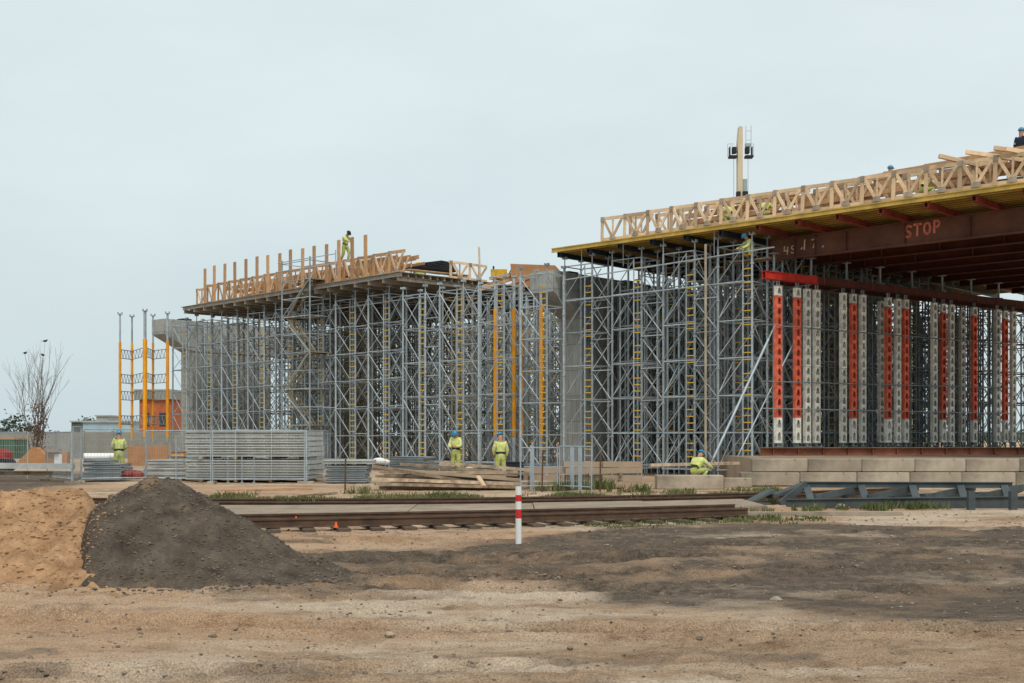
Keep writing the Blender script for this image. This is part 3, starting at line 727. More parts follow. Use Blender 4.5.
def prop_section(q,z0,z1,w=.33,dp=.16,cell=.42,mi=0):
    nn=max(1,round((z1-z0)/cell)); c=(z1-z0)/nn
    hw=.112; 
    for y in (-dp/2,dp/2):
        for k in range(nn):
            a=z0+k*c; b=a+c
            out=[(-w/2,a+.0),(0,a),(w/2,a),(w/2,a+c/2),(w/2,b),(0,b),(-w/2,b),(-w/2,a+c/2)]
            hol=[(-hw,a+c*.2),(0,a+c*.16),(hw,a+c*.2),(hw*.95,a+c*.5),(hw*.5,a+c*.8),(0,a+c*.85),(-hw*.5,a+c*.8),(-hw*.95,a+c*.5)]
            vs=[(x,y,z) for x,z in out+hol]; q.add(vs,[(i,(i+1)%8,8+(i+1)%8,8+i) for i in range(8)],mi)
            vs=[(x,y,z) for x,z in hol]+[(x,y+(.03 if y<0 else -.03),z) for x,z in hol]; q.add(vs,[(i,(i+1)%8,8+(i+1)%8,8+i) for i in range(8)],mi)
    for x in (-w/2,w/2): q.box((x+(.006 if x<0 else -.006),0,(z0+z1)/2),(.012,dp-.004,z1-z0-.002),0,mi)
    for z in (z0+.006,z1-.006): q.box((0,0,z),(w-.03,dp-.01,.012),0,mi)
PC=[(778,'r'),(797,'r'),(807,'w'),(816.5,'w'),(843,'w'),(853,'r'),(862.5,'w'),(888,'r'),(897.5,'w'),(905.5,'r'),(934,'w'),(943,'r'),(951,'w'),(974,'r'),(997,'w'),(1005,'r'),(1013,'w')]
SM={}
for nm,(z0,z1,m_) in dict(rm=(2.55,7.55,'redprop'),wb=(1.5,2.54,'whiteprop'),wt=(7.56,7.95,'whiteprop'),w1=(1.5,4.7,'whiteprop'),w2=(4.71,7.95,'whiteprop')).items():
    q=MB(); prop_section(q,z0,z1); SM[nm]=q.mesh('lattice_section',m_)
q=MB(); q.box((0,0,1.485),(.34,.26,.02)); q.tube((0,0,1.36),(0,0,1.48),.06,8); q.box((0,0,1.35),(.3,.3,.02)); JB=q.mesh('base_jack','galv_old')
q=MB(); q.box((0,0,7.965),(.34,.24,.02)); q.tube((-.07,0,7.97),(-.07,0,8.18),.03,6); q.tube((.07,0,7.97),(.07,0,8.18),.03,6); JT=q.mesh('head_jack','galv_old')
nr=nw=0
for px,c in PC:
    k=(px-512)/F; u=(A.y*k-A.x)/(mdir.x-mdir.y*k)
    if c=='r': lab='red lattice prop with cream ends under the girders, %s red one from the left'%ORD[nr]; nr+=1
    else: lab='cream lattice prop under the girders, %s cream one from the left'%ORD[nw]; nw+=1
    t=thing('lattice_prop',lab,'prop',Mp(u,0),RZM,'red and cream lattice props')
    for key in (('rm','wb','wt') if c=='r' else ('w1','w2')): ob('lattice_section',SM[key],t)
    ob('base_jack',JB,t); ob('head_jack',JT,t)
# three horizontal tubes tying the props
for k,z in enumerate((6.3,4.0,2.9)):
    q=MB(); q.tube(Mp(-.3,-.16,z),Mp(17.5,-.16,z+ (.15 if k==1 else 0)),.026,6); tag(q.build('tie_tube','galv_old'),'thin horizontal tube tying the lattice props together, %s from the top'%ORD[k],'tube','tubes tying the lattice props')
# second rank of props and scaffold behind, in the opening
for px in (881,962):
    k=(px-512)/F; P0=A+mn*1.0; u=(P0.y*k-P0.x)/(mdir.x-mdir.y*k)
    t=thing('lattice_prop','cream lattice prop in the shaded second rank, behind the front red and cream props','prop',Mp(u,1.0),RZM,'second rank of lattice props')
    for key in ('w1','w2'): ob('lattice_section',SM[key],t)
    ob('base_jack',JB,t); ob('head_jack',JT,t)
for r in range(5):
    for k in range(14):
        if (k*3+r)%8==5: continue
        back_tower(8.9,'galv_old','dark scaffold tower seen through the lattice props in the opening',Mp(-.2+k*2.05+(0,.5,-.4,.8,.2)[r],2.6+r*2.2),RZM,'scaffold towers behind the lattice props')
for r in range(3):
    for k in range(13):
        back_tower(8.9,'galv_old','distant scaffold tower on the far side of the bridge opening',Mp(5+k*2.1+r*.8,14+r*2.7),RZM+.2,'scaffold towers far behind the opening')

# base: rusty beam, blocks, fill
q=MB(); Y0=46.2
q.box((0,0,1.17),(19,.02,.27)); q.box((0,0,1.32),(19,.36,.03)); q.box((0,0,1.03),(19,.36,.03))
for k in range(19): q.box((-9+k*1.0,-.07,1.17),(.02,.12,.25))
tag(q.build('base_beam','rustbase',None,(19.1,Y0+1.4,0),.10),'long rusty steel beam lying on the concrete blocks under the props','beam')
q=MB(); q.box((20.3,50.6,.47),(22.5,16.2,.96),0); tag(q.build('fill_platform','slabpale'),'raised earth platform held up by the concrete blocks','platform')
bl=0
BM={}
def block_mesh(L_,h,dp):
    k=(L_,h,dp)
    if k not in BM:
        q=MB(); b=.025; x,y,z=L_/2,dp/2,h/2
        # bevelled block
        for s_ in (1,):
            ring=[(-y,-z+b),(-y+b,-z),(y-b,-z),(y,-z+b),(y,z-b),(y-b,z),(-y+b,z),(-y,z-b)]
            vs=[(-x+b,a,c) for a,c in ring]+[(x-b,a,c) for a,c in ring]; vs+=[(-x,a*.96,c*.92) for a,c in ring]+[(x,a*.96,c*.92) for a,c in ring]
            f=[(i,(i+1)%8,8+(i+1)%8,8+i) for i in range(8)]+[(16+i,16+(i+1)%8,(i+1)%8,i) for i in range(8)]+[(8+i,8+(i+1)%8,24+(i+1)%8,24+i) for i in range(8)]+[tuple(range(16,24)),tuple(range(24,32))[::-1]]
            q.add(vs,f)
        q.box((x*.55,-y+.0,z-.02),(.05,.05,.05))
        BM[k]=q.mesh('concrete_block','block')
    return BM[k]
def block(px0,px1,z0,z1,Y,lab,rz=0,dp=.6):
    X0,X1=gx(px0,Y),gx(px1,Y); o=ob('concrete_block',block_mesh(round(X1-X0-.02,2),round(z1-z0-.01,2),dp),None,((X0+X1)/2,Y+dp/2,(z0+z1)/2),rz+random.uniform(-.006,.006)); tag(o,lab,'concrete block','concrete blocks under the steel beam'); return o
up=[(752,808),(808,862),(862,915),(915,966),(966,1020),(1020,1075),(1075,1130)]
for k,(a,b) in enumerate(up): block(a,b,.52,.98,41.8,'stained concrete block in the upper row below the rusty beam, %s from the left'%ORD[k])
lo=[(741,800),(800,857),(857,910),(910,962),(962,1016),(1016,1070),(1070,1125)]
for k,(a,b) in enumerate(lo): block(a,b,.03,.51,41.7,'stained concrete block in the lower row below the rusty beam, %s from the left'%ORD[k])
block(657,724,-.02,.46,40.0,'pale concrete block lying alone in front of the crouching worker',.0,.8)
block(724,752,-.02,.34,41.0,'short broken concrete block between the lone block and the block wall')
plank('timber_plank',(gx(650,42),42,.75),(gx(738,43),43,.8),.25,.1,'grey plank lying behind the crouching worker at the foot of the scaffold',m='woodgrey')

# ------------------------------------------------------------------ left deck
LD=thing('formwork_deck','grey timber formwork deck on the left part of the bridge','deck',O2,RZ2)
for k in range(19):
    x=-22.1+k*1.225; q=MB(); i_beam(q,0,16,0,0,.22,.1); o=q.build('primary_beam','woodgreyn',LD); 
    o.location=(x,-.15,9.66); o.rotation_euler=(0,0,PI/2)
for k in range(34):
    y=.0+k*.48; q=MB(); i_beam(q,-22.5,.1,y,9.89,.18,.09); q.build('secondary_beam','woodgreyn' if k else 'panel',LD)
for j in range(12):
    q=MB(); q.box((-22.5+j*1.89+.94,8,10.085),(1.87,16.4,.022)); q.build('plywood_sheet','woodgreyn',LD)
xs=[205,214.4,224.7,235,246,257,268,279.8,290.6,302.5,314.4,326.7,338.9,352.4,365.7]
for k,px in enumerate(xs):
    s=s2_at(px,0.0); q=MB(); q.bar((0,0,0),(random.uniform(-.03,.03),0,2.25+.12*random.random()),.07,.24,(1,0,0)); 
    tag(q.build('upright_board','wood',None,D2(s,.0,10.25),RZ2),'upright timber board on the edge of the left deck, %s from the left'%ORD[k],'board','upright boards along the left deck edge')
for k in range(16):
    lab='timber truss panel behind the upright boards of the left deck, %s from the left'%ORD[k]
    
    if k==0: o=tr1; o.location=D2(-21.3,.28,10.35); o.rotation_euler=(0,.03,RZ2); o['label']=lab; o['group']='trusses on the left deck'
    else: o=copy_tree(tr1,None,D2(-21.3+1.33*k,.28,10.35),RZ2,lab,'trusses on the left deck'); o.rotation_euler=(0,.03,RZ2); o.scale=(1,1,1.13)
for k in range(14):
    copy_tree(tr1,None,D2(-19.4+1.33*k,1.2,10.35),RZ2+random.uniform(-.1,.1),'timber truss standing in the second row of the left deck','second row trusses on the left deck')
for k in range(48):
    s=random.uniform(-20.5,-4.5); z=10.45+random.choice((.1,.3,.5,.7,.85)); t=random.uniform(.5,2.8)
    plank('timber_plank',D2(s,t,z),D2(s+random.uniform(3,4.6),t+random.uniform(-.2,.2),z+random.uniform(-.05,.08)),.05,.2,'timber plank stacked lengthwise behind the trusses of the left deck',group='planks on the left deck',m='wood' if k%3 else 'ply')
# things along the end of the left deck (running back to the right)
for k in range(2):
    o=copy_tree(tr0,None,D2(-.02,3.3+k*1.35,10.35),RZ2+PI/2,'pale timber truss on the end of the left deck, %s from the left'%ORD[k],'trusses at the end of the left deck'); o.scale=(1.02,1,.85)
for k in range(12):
    t=random.uniform(.5,5); z=10.4+.09*(k%5); s=-1.6+random.uniform(-1,.8)
    plank('timber_plank',D2(s,t,z),D2(s+random.uniform(-.3,.5),t+random.uniform(3,4.5),z+random.uniform(0,.06)),.2,.05,'flat timber plank stacked across the bare end of the left deck',group='planks at the end of the left deck',m='wood' if k%2 else 'woodgreyn')
q=MB()
for k in range(5): q.box((.1*k,0,.05+k*.1),(2.5-.35*k,1.6,.08),.04*k)
tag(q.build('sheet_stack','tarp',None,D2(-1.9,3.6,10.36+.55),RZ2+PI/2),'stack of black sheets on top of the left deck','sheet stack')
q=MB(); q.prism([(-.9,0,0),(1.4,0,0),(1.35,0,1.1),(-1.0,0,1.25)],(0,.03,0)); q.prism([(1.4,0,0),(1.4,1.6,0),(1.4,1.6,1.0),(1.35,0,1.1)],(.03,0,0)); q.bar((-1.2,-.04,.1),(1.2,-.04,.8),.04,.08)
tag(q.build('plywood_box','ply',None,(gx(529,63),63,gz(287,63)),-.2),'orange plywood formwork box between the left deck and the concrete pier','formwork box')
q=MB()
for (a,b) in (((-1.8,0,-.1),(1.6,.2,1.0)),((-1.6,.1,.1),(1.7,.2,1.15)),((-1.2,-.1,.5),(.9,.2,.95))): q.bar(a,b,.05,.16)
tag(q.build('timber_brace','wood',None,(gx(512,63.4),63.4,gz(288,63.4)),-.1),'slanted timber battens leaning on the orange plywood box','timber brace')
plank('upright_board',(gx(480,64),64,10.1),(gx(479,64),64,gz(247,64)),.1,.16,'single upright board on the right end of the left deck, near the pale trusses','board',m='woodpale')
plank('upright_board',(gx(411,64),64,10.4),(gx(411.3,64),64,gz(258,64)),.06,.08,'thin short stake on the left deck by the black sheets','stake',m='woodpale')
m_=thing('floodlight','small yellow machine with lamp head on the left deck end','machine',(gx(499,66),66,9.95))
q=MB(); q.box((0,0,.75),(.9,.5,.5)); q.build('housing','rung',m_); q=MB(); q.tube((-.3,0,0),(-.3,0,.5),.04); q.tube((.3,0,0),(.3,0,.5),.04); q.box((0,0,.47),(.9,.06,.05)); q.build('frame','dark',m_); q=MB(); q.tube((.5,0,.7),(.75,0,1.15),.03); q.tube((-.3,0,1.0),(-.3,0,1.2),.05); q.build('arm','dark',m_)

# ------------------------------------------------------------------ crane
Y=92; cr=thing('mobile_crane','beige crane mast with dark head platforms rising behind the yellow deck','crane',(gx(740,Y),Y,0))
zt=gz(127,Y); zb=0
q=MB(); q.prism([(-.2,-.25,1.5),(.14,-.25,1.5),(.17,-.25,zt-3),(.17,-.25,zt-.1),(.1,-.25,zt),(-.1,-.25,zt),(-.2,-.25,zt-1.2)],(0,.7,0)); q.build('mast','crane',cr)
q=MB(); q.box((.38,.15,zt/2-1),(.32,.5,zt-6)); q.build('mast_rail','cranegrey',cr)
zz=gz(157,Y)
for sx in (-1,1):
    q=MB(); q.box((sx*.62+.05,0,zz),(.6,.6,.16)); q.box((sx*.85+.05,0,zz+.35),(.06,.5,.8)); q.box((sx*.5+.05,0,zz+.5),(.3,.5,.45)); q.build('head_platform','dark',cr)
    q=MB(); q.tube((sx*1.0+.05,0,zz),(sx*1.0+.05,0,zz+1),.02,4); q.tube((sx*.6+.05,.3,zz),(sx*.6+.05,.3,zz+1),.02,4); q.tube((sx*1.0+.05,0,zz+1),(sx*.5+.05,0,zz+1),.02,4); q.build('handrail','cranegrey',cr)
    q=MB(); q.tube((sx*.55+.05,-.1,zz),(sx*.52+.05,-.1,6),.02,4); q.build('rope','galv_old',cr)
q=MB(); 
for x in (.45,.85): q.tube((x,0,zz),(x,0,zt+.1),.025,4)
for z in np.arange(zz+.6,zt,.7): q.tube((.45,0,z),(.85,0,z),.02,4)
q.box((.6,0,zt-1.4),(.4,.3,.25)); q.build('mast_ladder','cranegrey',cr)
q=MB(); q.box((-.15,-.1,gz(196,Y)),(.3,.4,.6)); q.box((.35,-.1,gz(196,Y)),(.4,.5,.6)); q.build('winch','dark',cr)
q=MB(); q.box((0,.5,1.6),(2.6,5,1.3)); q.box((-.9,-2.2,2.1),(1.0,1.2,1.6)); q.build('chassis','crane',cr)
for x in (-1.2,1.2): q=MB(); q.box((x,.4,.5),(.6,5,.95)); q.build('crawler','dark',cr)

# ------------------------------------------------------------------ steel frame lying in front right
sf=thing('steel_lattice','dark greenish steel truss frame lying in front of the concrete blocks','steel frame',(0,0,0))
def P_(px,py,Y): return Vector((gx(px,Y),Y,gz(py,Y)))
Yb,Yt=29.2,31.0
def sb(name,a,b,w,h): q=MB(); q.bar(a,b,w,h); q.bar(a+Vector((0,0,h/2)),b+Vector((0,0,h/2)),w*2.6,.02); q.bar(a-Vector((0,0,h/2)),b-Vector((0,0,h/2)),w*2.6,.02); q.build(name,'frame',sf)
sb('top_chord',P_(801,484.5,Yt),P_(1012,485,Yt),.06,.13)
sb('bottom_chord',P_(786,505,Yb),P_(1032,502,Yb+.3),.07,.27)
sb('rear_chord',P_(752,501,33.5),P_(1005,494.5,33.5),.06,.16)
for px in (806,861,912,960,1004): 
    a=P_(px,485,Yt); b=P_(px+5,500,Yb+.6); q=MB(); q.bar(a,b,.18,.05); q.build('post','frame',sf)
for px in (815,868,925,975):
    q=MB(); q.bar(P_(px,498,Yb+.7),P_(px+50,487,Yt+.3),.05,.16); q.build('diagonal','frame',sf)
    q=MB(); q.bar(P_(px+22,499,33),P_(px+50,488,Yt+.6),.05,.12); q.build('diagonal','frame',sf)
q=MB(); q.bar(P_(745,504,30.5),P_(772,490,30.6),.5,.06); q.bar(P_(745,505,30.0),P_(770,505,30.3),.05,.12); q.build('end_plate','frame',sf)
q=MB(); q.bar(P_(770,497,30.5),P_(804,484,30.9),.28,.07); q.build('end_plate','frame',sf)
q=MB(); q.bar(P_(780,504,30.2),P_(806,484,30.8),.06,.18); q.build('diagonal','frame',sf)
for px,rz in ((971,0),(1013,.1)):
    q=MB(); q.box((0,0,.22),(.16,.14,.52),rz); tag(q.build('short_stake','frame',None,(gx(px,28.7),28.7,-.05)),'grey squat stake beside the bottom chord of the steel frame, %s'%('left one' if px<1000 else 'right one'),'stake','stakes by the steel frame')
q=MB(); sweep(q,[Vector((gx(668,26.6),26.7,0)),Vector((gx(760,26.5),26.5,0)),Vector((gx(900,26.6),26.6,0))],[(-.14,-.1),(.14,-.1),(.14,.07),(-.14,.07)])
tag(q.build('kerb_edge','block'),'low buried concrete kerb in front of the steel frame','kerb')

# ------------------------------------------------------------------ stacked formwork panels
def panel_mesh(L_,Wd,h,m='panel'):
    q=MB(); x=L_/2; y=Wd/2
    for yy in (-y+.03,y-.03):
        q.box((0,yy,h*.12),(L_,.06,h*.24)); q.box((0,yy,h*.86),(L_,.06,h*.28)); q.box((0,yy*.93,h/2),(L_,.03,h*.5))
    q.box((0,0,h-.015),(L_-.02,Wd-.13,.02))
    k=0
    xx=-x+.03
    while xx<=x: q.box((xx,0,h*.45),(.05,Wd-.125,h*.8)); xx+=(L_-.06)/6
    return q.mesh('formwork_element',m)
def stack(px0,px1,Y,z0,layers,h,Wd,label,group,m='panel',rz=0,gap=.012,name='formwork_element',cat='formwork panel'):
    L_=gx(px1,Y)-gx(px0,Y); me=panel_mesh(L_,Wd,h,m); z=z0
    for k in range(layers):
        lab=label%ORD[layers-1-k]
        o=ob(name,me,None,((gx(px0,Y)+gx(px1,Y))/2+random.uniform(-.04,.04)+math.sin(-rz)*Wd/2,Y+Wd/2,z),rz+random.uniform(-.004,.004)); tag(o,lab,cat,group); z+=h+gap
    return z
def bearer(x,y,z,l,label,group,rz=0):
    q=MB(); q.box((0,0,.05),(.12,l,.1)); tag(q.build('timber_bearer','woodgrey',None,(x,y,z),rz),label,'bearer',group)
Ys=46.0
for k,px in enumerate((200,235,270,300)): bearer(gx(px,Ys)+.1,Ys+1.2,.0,2.3,'timber bearer on the ground under the tall formwork stack','bearers under the tall stack',-.08)
z=stack(184,310,Ys,.1,4,.16,2.3,'pale formwork panel in the lower half of the tall stack, %s from the top','panels of the tall stack, lower half',rz=-.10,gap=.038)
for k,px in enumerate((200,235,270,300)): bearer(gx(px,Ys)+.1,Ys+1.2,z,2.25,'timber bearer halfway up the tall formwork stack','bearers halfway up the tall stack',-.1)
z=stack(184,310,Ys,z+.1,5,.162,2.3,'pale formwork panel in the upper half of the tall stack, %s from the top','panels of the tall stack, upper half',rz=-.10,gap=.04)
for k,px in enumerate((236,272)): 
    q=MB(); 
    for y_ in (Ys-.09+.02*k,): q.tube((gx(px,Ys),Ys-.12,.1),(gx(px,Ys),Ys-.12,z+.02),.008,4)
    q.tube((gx(px,Ys),Ys-.12,z+.02),(gx(px,Ys)+.3,Ys+2.3,z+.02),.008,4)
    tag(q.build('strap','white'),'thin strap around the tall formwork stack, %s one'%('left' if k==0 else 'right'),'strap','straps on the tall stack')
for k,px in enumerate((150,165,180)): bearer(gx(px,47.5),48.5,0,2,'timber bearer under the low formwork stack left of the tall one','bearers under the low stack')
z=stack(143,189,47.5,.1,2,.2,2,'pale formwork panel in the low stack behind the dirt pile, %s from the top','panels of the low stack')
z=stack(147,183,48.2,z+.04,2,.12,1.6,'thin pale panel lying on the low formwork stack, %s from the top','thin panels on the low stack')
z=stack(83,121,46.5,.08,4,.14,1.4,'blue grey deck plank in the pack by the left fence, %s from the top','deck planks in the left pack','panelblue',gap=.02,name='deck_plank',cat='deck plank')
z=stack(84,110,47,z,1,.12,1.2,'loose blue grey deck plank, %s on top of the left pack','deck planks in the left pack','panelblue',name='deck_plank',cat='deck plank')
z=stack(325,366,44.8,.05,4,.13,1.4,'blue grey deck plank in the pack right of the tall stack, %s from the top','deck planks right of the tall stack','panelblue',gap=.03,name='deck_plank',cat='deck plank')
z=stack(322,372,45,z+.05,1,.13,1.5,'long pale panel laid over the deck plank pack, %s of the pack','deck planks right of the tall stack')
z=stack(388,425,50.5,.25,7,.085,1.2,'dark grey steel plank in the pack behind the lumber pile, %s from the top','steel planks behind the lumber','panelblue',gap=.012,rz=-.35,name='steel_plank',cat='steel plank')
plank('long_beam',(gx(-20,47),47,.62),(gx(74,47.3),47.3,.58),.25,.22,'long pale beam lying across the yard at the left edge','beam',m='panel')
plank('long_beam',(gx(-20,47.5),47.5,.32),(gx(70,47.5),47.5,.30),.3,.16,'lower long beam under the pale one at the left edge','beam',m='woodgrey')
# orange and yellow box stack
bx=thing('crate_stack','small stack of red and yellow slats standing between the stacks','slat stack',(gx(179,49.5),49.5,.55))
for k in range(6): q=MB(); q.box((0,0,.05+k*.1),(.52-.03*(k%2),.5,.06)); q.build('slat','redbeam' if k%2 else 'rung',bx)

# ------------------------------------------------------------------ lumber
def lumber(nm,pxa,pxb,Y,zs,label,group,cnt,fan=.12,L_=(3.4,5.2),mm='woodgrey',col2=None):
    for k in range(cnt):
        lev=k%len(zs); z=zs[lev]; l=random.uniform(*L_); x0=random.uniform(gx(pxa,Y),max(gx(pxa,Y)+.01,gx(pxb,Y)-l)); y=Y+random.uniform(0,1.3)
        a=random.uniform(-fan,fan)
        plank(nm,(x0,y,z),(x0+l*math.cos(a),y+l*math.sin(a),z+random.uniform(-.01,.012)),.2,.09,label,group=group,m=(col2 if col2 and random.random()<.3 else mm))
lumber('timber_beam',372,522,39.3,(.06,.19,.32,.45,.57),'weathered timber beam in the lumber pile before the two standing workers','lumber before the two workers',26,.025,(3.2,4.6),col2='slabpale')
for k,(a,b,c,e,Yk) in enumerate(((372,466,470,482,38.9),(375,468,520,480,39.0),(400,464,528,474,39.4),(440,463,530,470,39.7),(372,479,522,484,38.7),(376,484,520,487,38.7))):
    plank('timber_beam',P_(a,b,Yk),P_(c,e,Yk+.3),.2,.1,'long timber beam fanned out across the front of the lumber pile, %s'%ORD[k],group='long beams fanned over the lumber pile',m='woodgrey' if k!=1 else 'slabpale')
plank('timber_offcut',P_(478,476,38.4),P_(484,486,38.2),.16,.05,'short pale offcut leaning on the front of the lumber pile',m='woodpale')
k=0
for lev,z in enumerate((.1,.34,.58,.8)):
    for j in range(3):
        if lev==3 and j==0: continue
        pa=522+j*40+random.uniform(-4,4); pb=pa+random.uniform(44,60)
        if pb>642: pb=642
        Yk=40.6+random.uniform(0,.4)+lev*.1
        plank('squared_timber',(gx(pa,Yk),Yk,z),(gx(pb,Yk),Yk+random.uniform(-.1,.2),z+random.uniform(-.02,.02)),.3,.19,'thick squared timber in the pile behind the right barrier, %s piece'%ORD[k],group='squared timbers behind the barrier',m='slabpale'); k+=1
for j,px in enumerate((530,560,590,620)):
    q=MB(); q.box((0,0,.35),(.1,.8,.1)); q.box((0,0,.1),(.12,.9,.1)); tag(q.build('spacer','woodgrey',None,(gx(px,41),41.1,.12)),'dark timber spacer in the pile behind the barrier, %s from the left'%ORD[j],'spacer','spacers in the squared timber pile')
q=MB(); q.box((0,0,.25),(.6,.6,.5)); q.box((0,0,.52),(.64,.64,.04)); tag(q.build('dark_crate','tarp',None,(gx(515,41),41,.35)),'dark box standing behind the lumber right of the standing worker','box')
q=MB(); q.sphere((0,0,0),.5,10,6,(1.2,.7,.22)); tag(q.build('sack','white',None,(gx(481,40.2),40.2,.66)),'white sack lying on the lumber pile between the workers','sack')
q=MB(); q.sphere((0,0,0),.24,10,6,(1.2,.6,.55)); q.sphere((.26,.1,-.03),.15,8,5,(1.1,.6,.6)); tag(q.build('sack','white',None,(gx(379,47),47,.8)),'white sack with red print beside the steel planks','sack')
# loose boards on the dirt by the tall stack
for k,(a,b,c,e) in enumerate(((222,492,300,489),(255,498,282,497),(300,497,325,494))):
    Yk=EYE*F/(b-HOR); plank('loose_board',(gx(a,Yk),Yk,.04),(gx(c,Yk),EYE*F/(e-HOR),.04),.2,.04,'thin board lying on the dirt behind the far track, %s from the left'%ORD[k],group='loose boards on the dirt',m='ply' if k==0 else 'woodgrey')

# ------------------------------------------------------------------ fences, stakes
def fence(x0,Y0,x1,Y1,h,label,z0=.05,mesh_=True,group='mesh fence panels along the yard',mm='galv',nv=None,feet=True):
    a=Vector((x0,Y0,0)); b=Vector((x1,Y1,0)); L_=(b-a).length; rz=math.atan2(b.y-a.y,b.x-a.x)
    f=thing('mesh_fence',label,'fence panel',a,rz,group)
    for x in (.02,L_-.02): q=MB(); q.tube((x,0,z0),(x,0,z0+h),.024,8); q.build('post',mm,f)
    for z in (z0+.12,z0+h-.02): q=MB(); q.tube((.02,0,z),(L_-.02,0,z),.02,6); q.build('rail',mm,f)
    if mesh_:
        q=MB(); x=.12
        while x<L_-.05: q.tube((x,0,z0+.12),(x,0,z0+h),.0035,3,cap=False); x+=.12
        for z in np.arange(z0+.3,z0+h,.26): q.tube((0,.008,z),(L_,.008,z),.004,3,cap=False)
        q.build('wire_mesh',mm,f)
    if feet: q=MB(); q.box((0,0,.04),(.22,.6,.1)); q.build('foot','block',f)
FY=45.2
fp=[(145,45.8),(212,45.2),(305,45.2)]
fence(gx(81,45.5),45.5,gx(146,46.5),46.5,2.0,'wire mesh fence panel before the worker in the left yard')
fence(gx(146,46.2),46.2,gx(211,44.9),44.9,1.95,'wire mesh fence panel in front of the low formwork stack')
fence(gx(212,44.9),44.9,gx(305,44.9),44.9,1.95,'wire mesh fence panel in front of the tall formwork stack')
fence(gx(306,44.9),44.9,gx(328,48),48,1.95,'wire mesh fence panel turning back at the right end of the tall stack')
fence(gx(47,48),48,gx(72,44.9),44.9,1.9,'wire mesh fence panel standing askew left of the deck plank pack')
fence(gx(73,45),45,gx(81,47),47,2.1,'narrow wire mesh fence panel folded against its neighbour',nv=None)
fence(gx(-30,50),50,gx(28,49),49,1.9,'wire mesh fence panel at the left edge of photo')
for k,px in enumerate((176,228,242,254)):
    q=MB(); q.tube((0,0,.05),(0,0,1.0 if px>200 else 1.8),.022,6); q.box((0,0,.03),(.1,.1,.03)); tag(q.build('short_post','paleblue',None,(gx(px,45.1),45.1,0)),'short pale steel post before the formwork stacks, %s from the left'%ORD[k],'post','short posts by the stacks')
fence(gx(520,38.2),38.2,gx(558,38.6),38.6,1.36,'pale steel barrier with wide posts behind the striped post',group='steel barriers',mm='paleblue',feet=False)
fence(gx(559,38.6),38.6,gx(592,37.4),37.4,1.4,'pale steel barrier panel right of its neighbour with wide posts',group='steel barriers',mm='paleblue',feet=False)
for k,(px,Y) in enumerate(((532,38.9),(572,39),(580,38.1))):
    q=MB(); q.box((0,0,.75),(.13,.07,1.4)); tag(q.build('barrier_post','paleblue',None,(gx(px,Y),Y,0)),'wide pale post among the steel barriers, %s from the left'%ORD[k],'post','wide posts of the steel barriers')
for k,(px,a,b,Y) in enumerate(((345,459,489,39.2),(542,453,486,37.6),(600,452,485,37.8))):
    q=MB(); q.bar((0,0,0),(.02,0,gz(a,Y)+.1),.05,.05); tag(q.build('rusty_stake','rail',None,(gx(px,Y),Y,-.1)),'rusty upright steel stake, %s'%('left of the lumber pile','in front of the left barrier','right of the barriers')[k],'stake','rusty stakes in the grass')

# ------------------------------------------------------------------ far left yard
def wall_thing(name,lab,cat,px0,px1,Y,z1,m,th=.3):
    q=MB(); q.box((0,0,z1/2),(gx(px1,Y)-gx(px0,Y),th,z1)); return tag(q.build(name,m,None,((gx(px0,Y)+gx(px1,Y))/2,Y,0)),lab,cat)
w=thing('boundary_wall','long grey concrete panel wall behind the left yard','wall',(gx(-60,100),100,0))
k=0; x=0; 
while x<gx(235,100)-gx(-60,100):
    q=MB(); q.box((x+1.2,0,1.1),(2.3,.1,2.2+.04*random.random())); q.build('wall_panel','wallc',w); q=MB(); q.box((x,0,1.15),(.16,.2,2.3)); q.build('wall_post','wallc',w); x+=2.4
bb=thing('brick_building','red brick building with flat grey roof behind the orange props','building',(gx(153,110),110,0))
q=MB(); q.box((.2,2,2.6),(2.9,4,5.2)); q.build('wall','brick',bb); q=MB(); q.box((.1,2,5.7),(3.5,4.6,.9)); q.build('roof','wallc',bb); 
for x in (-.6,.9): q=MB(); q.box((x,-.02,3.4),(.6,.08,1.2)); q.build('window','glass',bb)
for px0,px1,Y,z1,m_,nm,lab in ((90,137,180,4.0,'bluewall','warehouse','low pale blue warehouse on the horizon left of the orange props'),(102,114,220,5.6,'greywall','warehouse','small grey building on the horizon above the blue warehouse'),(78,101,200,4.3,'hazytree','shed','dark green shed left of the blue warehouse on the horizon')):
    b_=wall_thing(nm,lab,'building',px0,px1,Y,z1,m_,6)
    q=MB(); q.box((0,-3.05,z1*.55),((gx(px1,Y)-gx(px0,Y))*.7,.1,z1*.15)); q.build('window_band','glass',b_); q=MB(); q.box((0,0,z1+.12),((gx(px1,Y)-gx(px0,Y))+.4,6.6,.24)); q.build('roof','greywall',b_)
gc=thing('green_container','green steel container at the left edge behind the fence','container',(gx(1,80),80,0))
q=MB(); q.box((0,1,.95),(1.9,2.4,1.3)); q.build('body','green',gc); q=MB()
for k in range(7): q.box((-.85+k*.27,-.22,.95),(.07,.05,1.2))
q.build('rib','green',gc); q=MB(); q.box((0,1,1.65),(2.0,2.5,.08)); q.build('lid','ply',gc)
tr=thing('red_tractor','small red machine with dark wheels at the left edge of the yard','machine',(gx(-4,60),60,0))
q=MB(); q.box((0,0,.75),(1.3,.9,.45)); q.prism([(-.2,-.35,.98),(.6,-.35,.98),(.5,-.35,1.15),(-.1,-.35,1.15)],(0,.7,0)); q.build('body','redmach',tr)
for x in (-.45,.5): q=MB(); q.tube((x,-.5,.35),(x,.5,.35),.34,12); q.build('wheel','dark',tr)
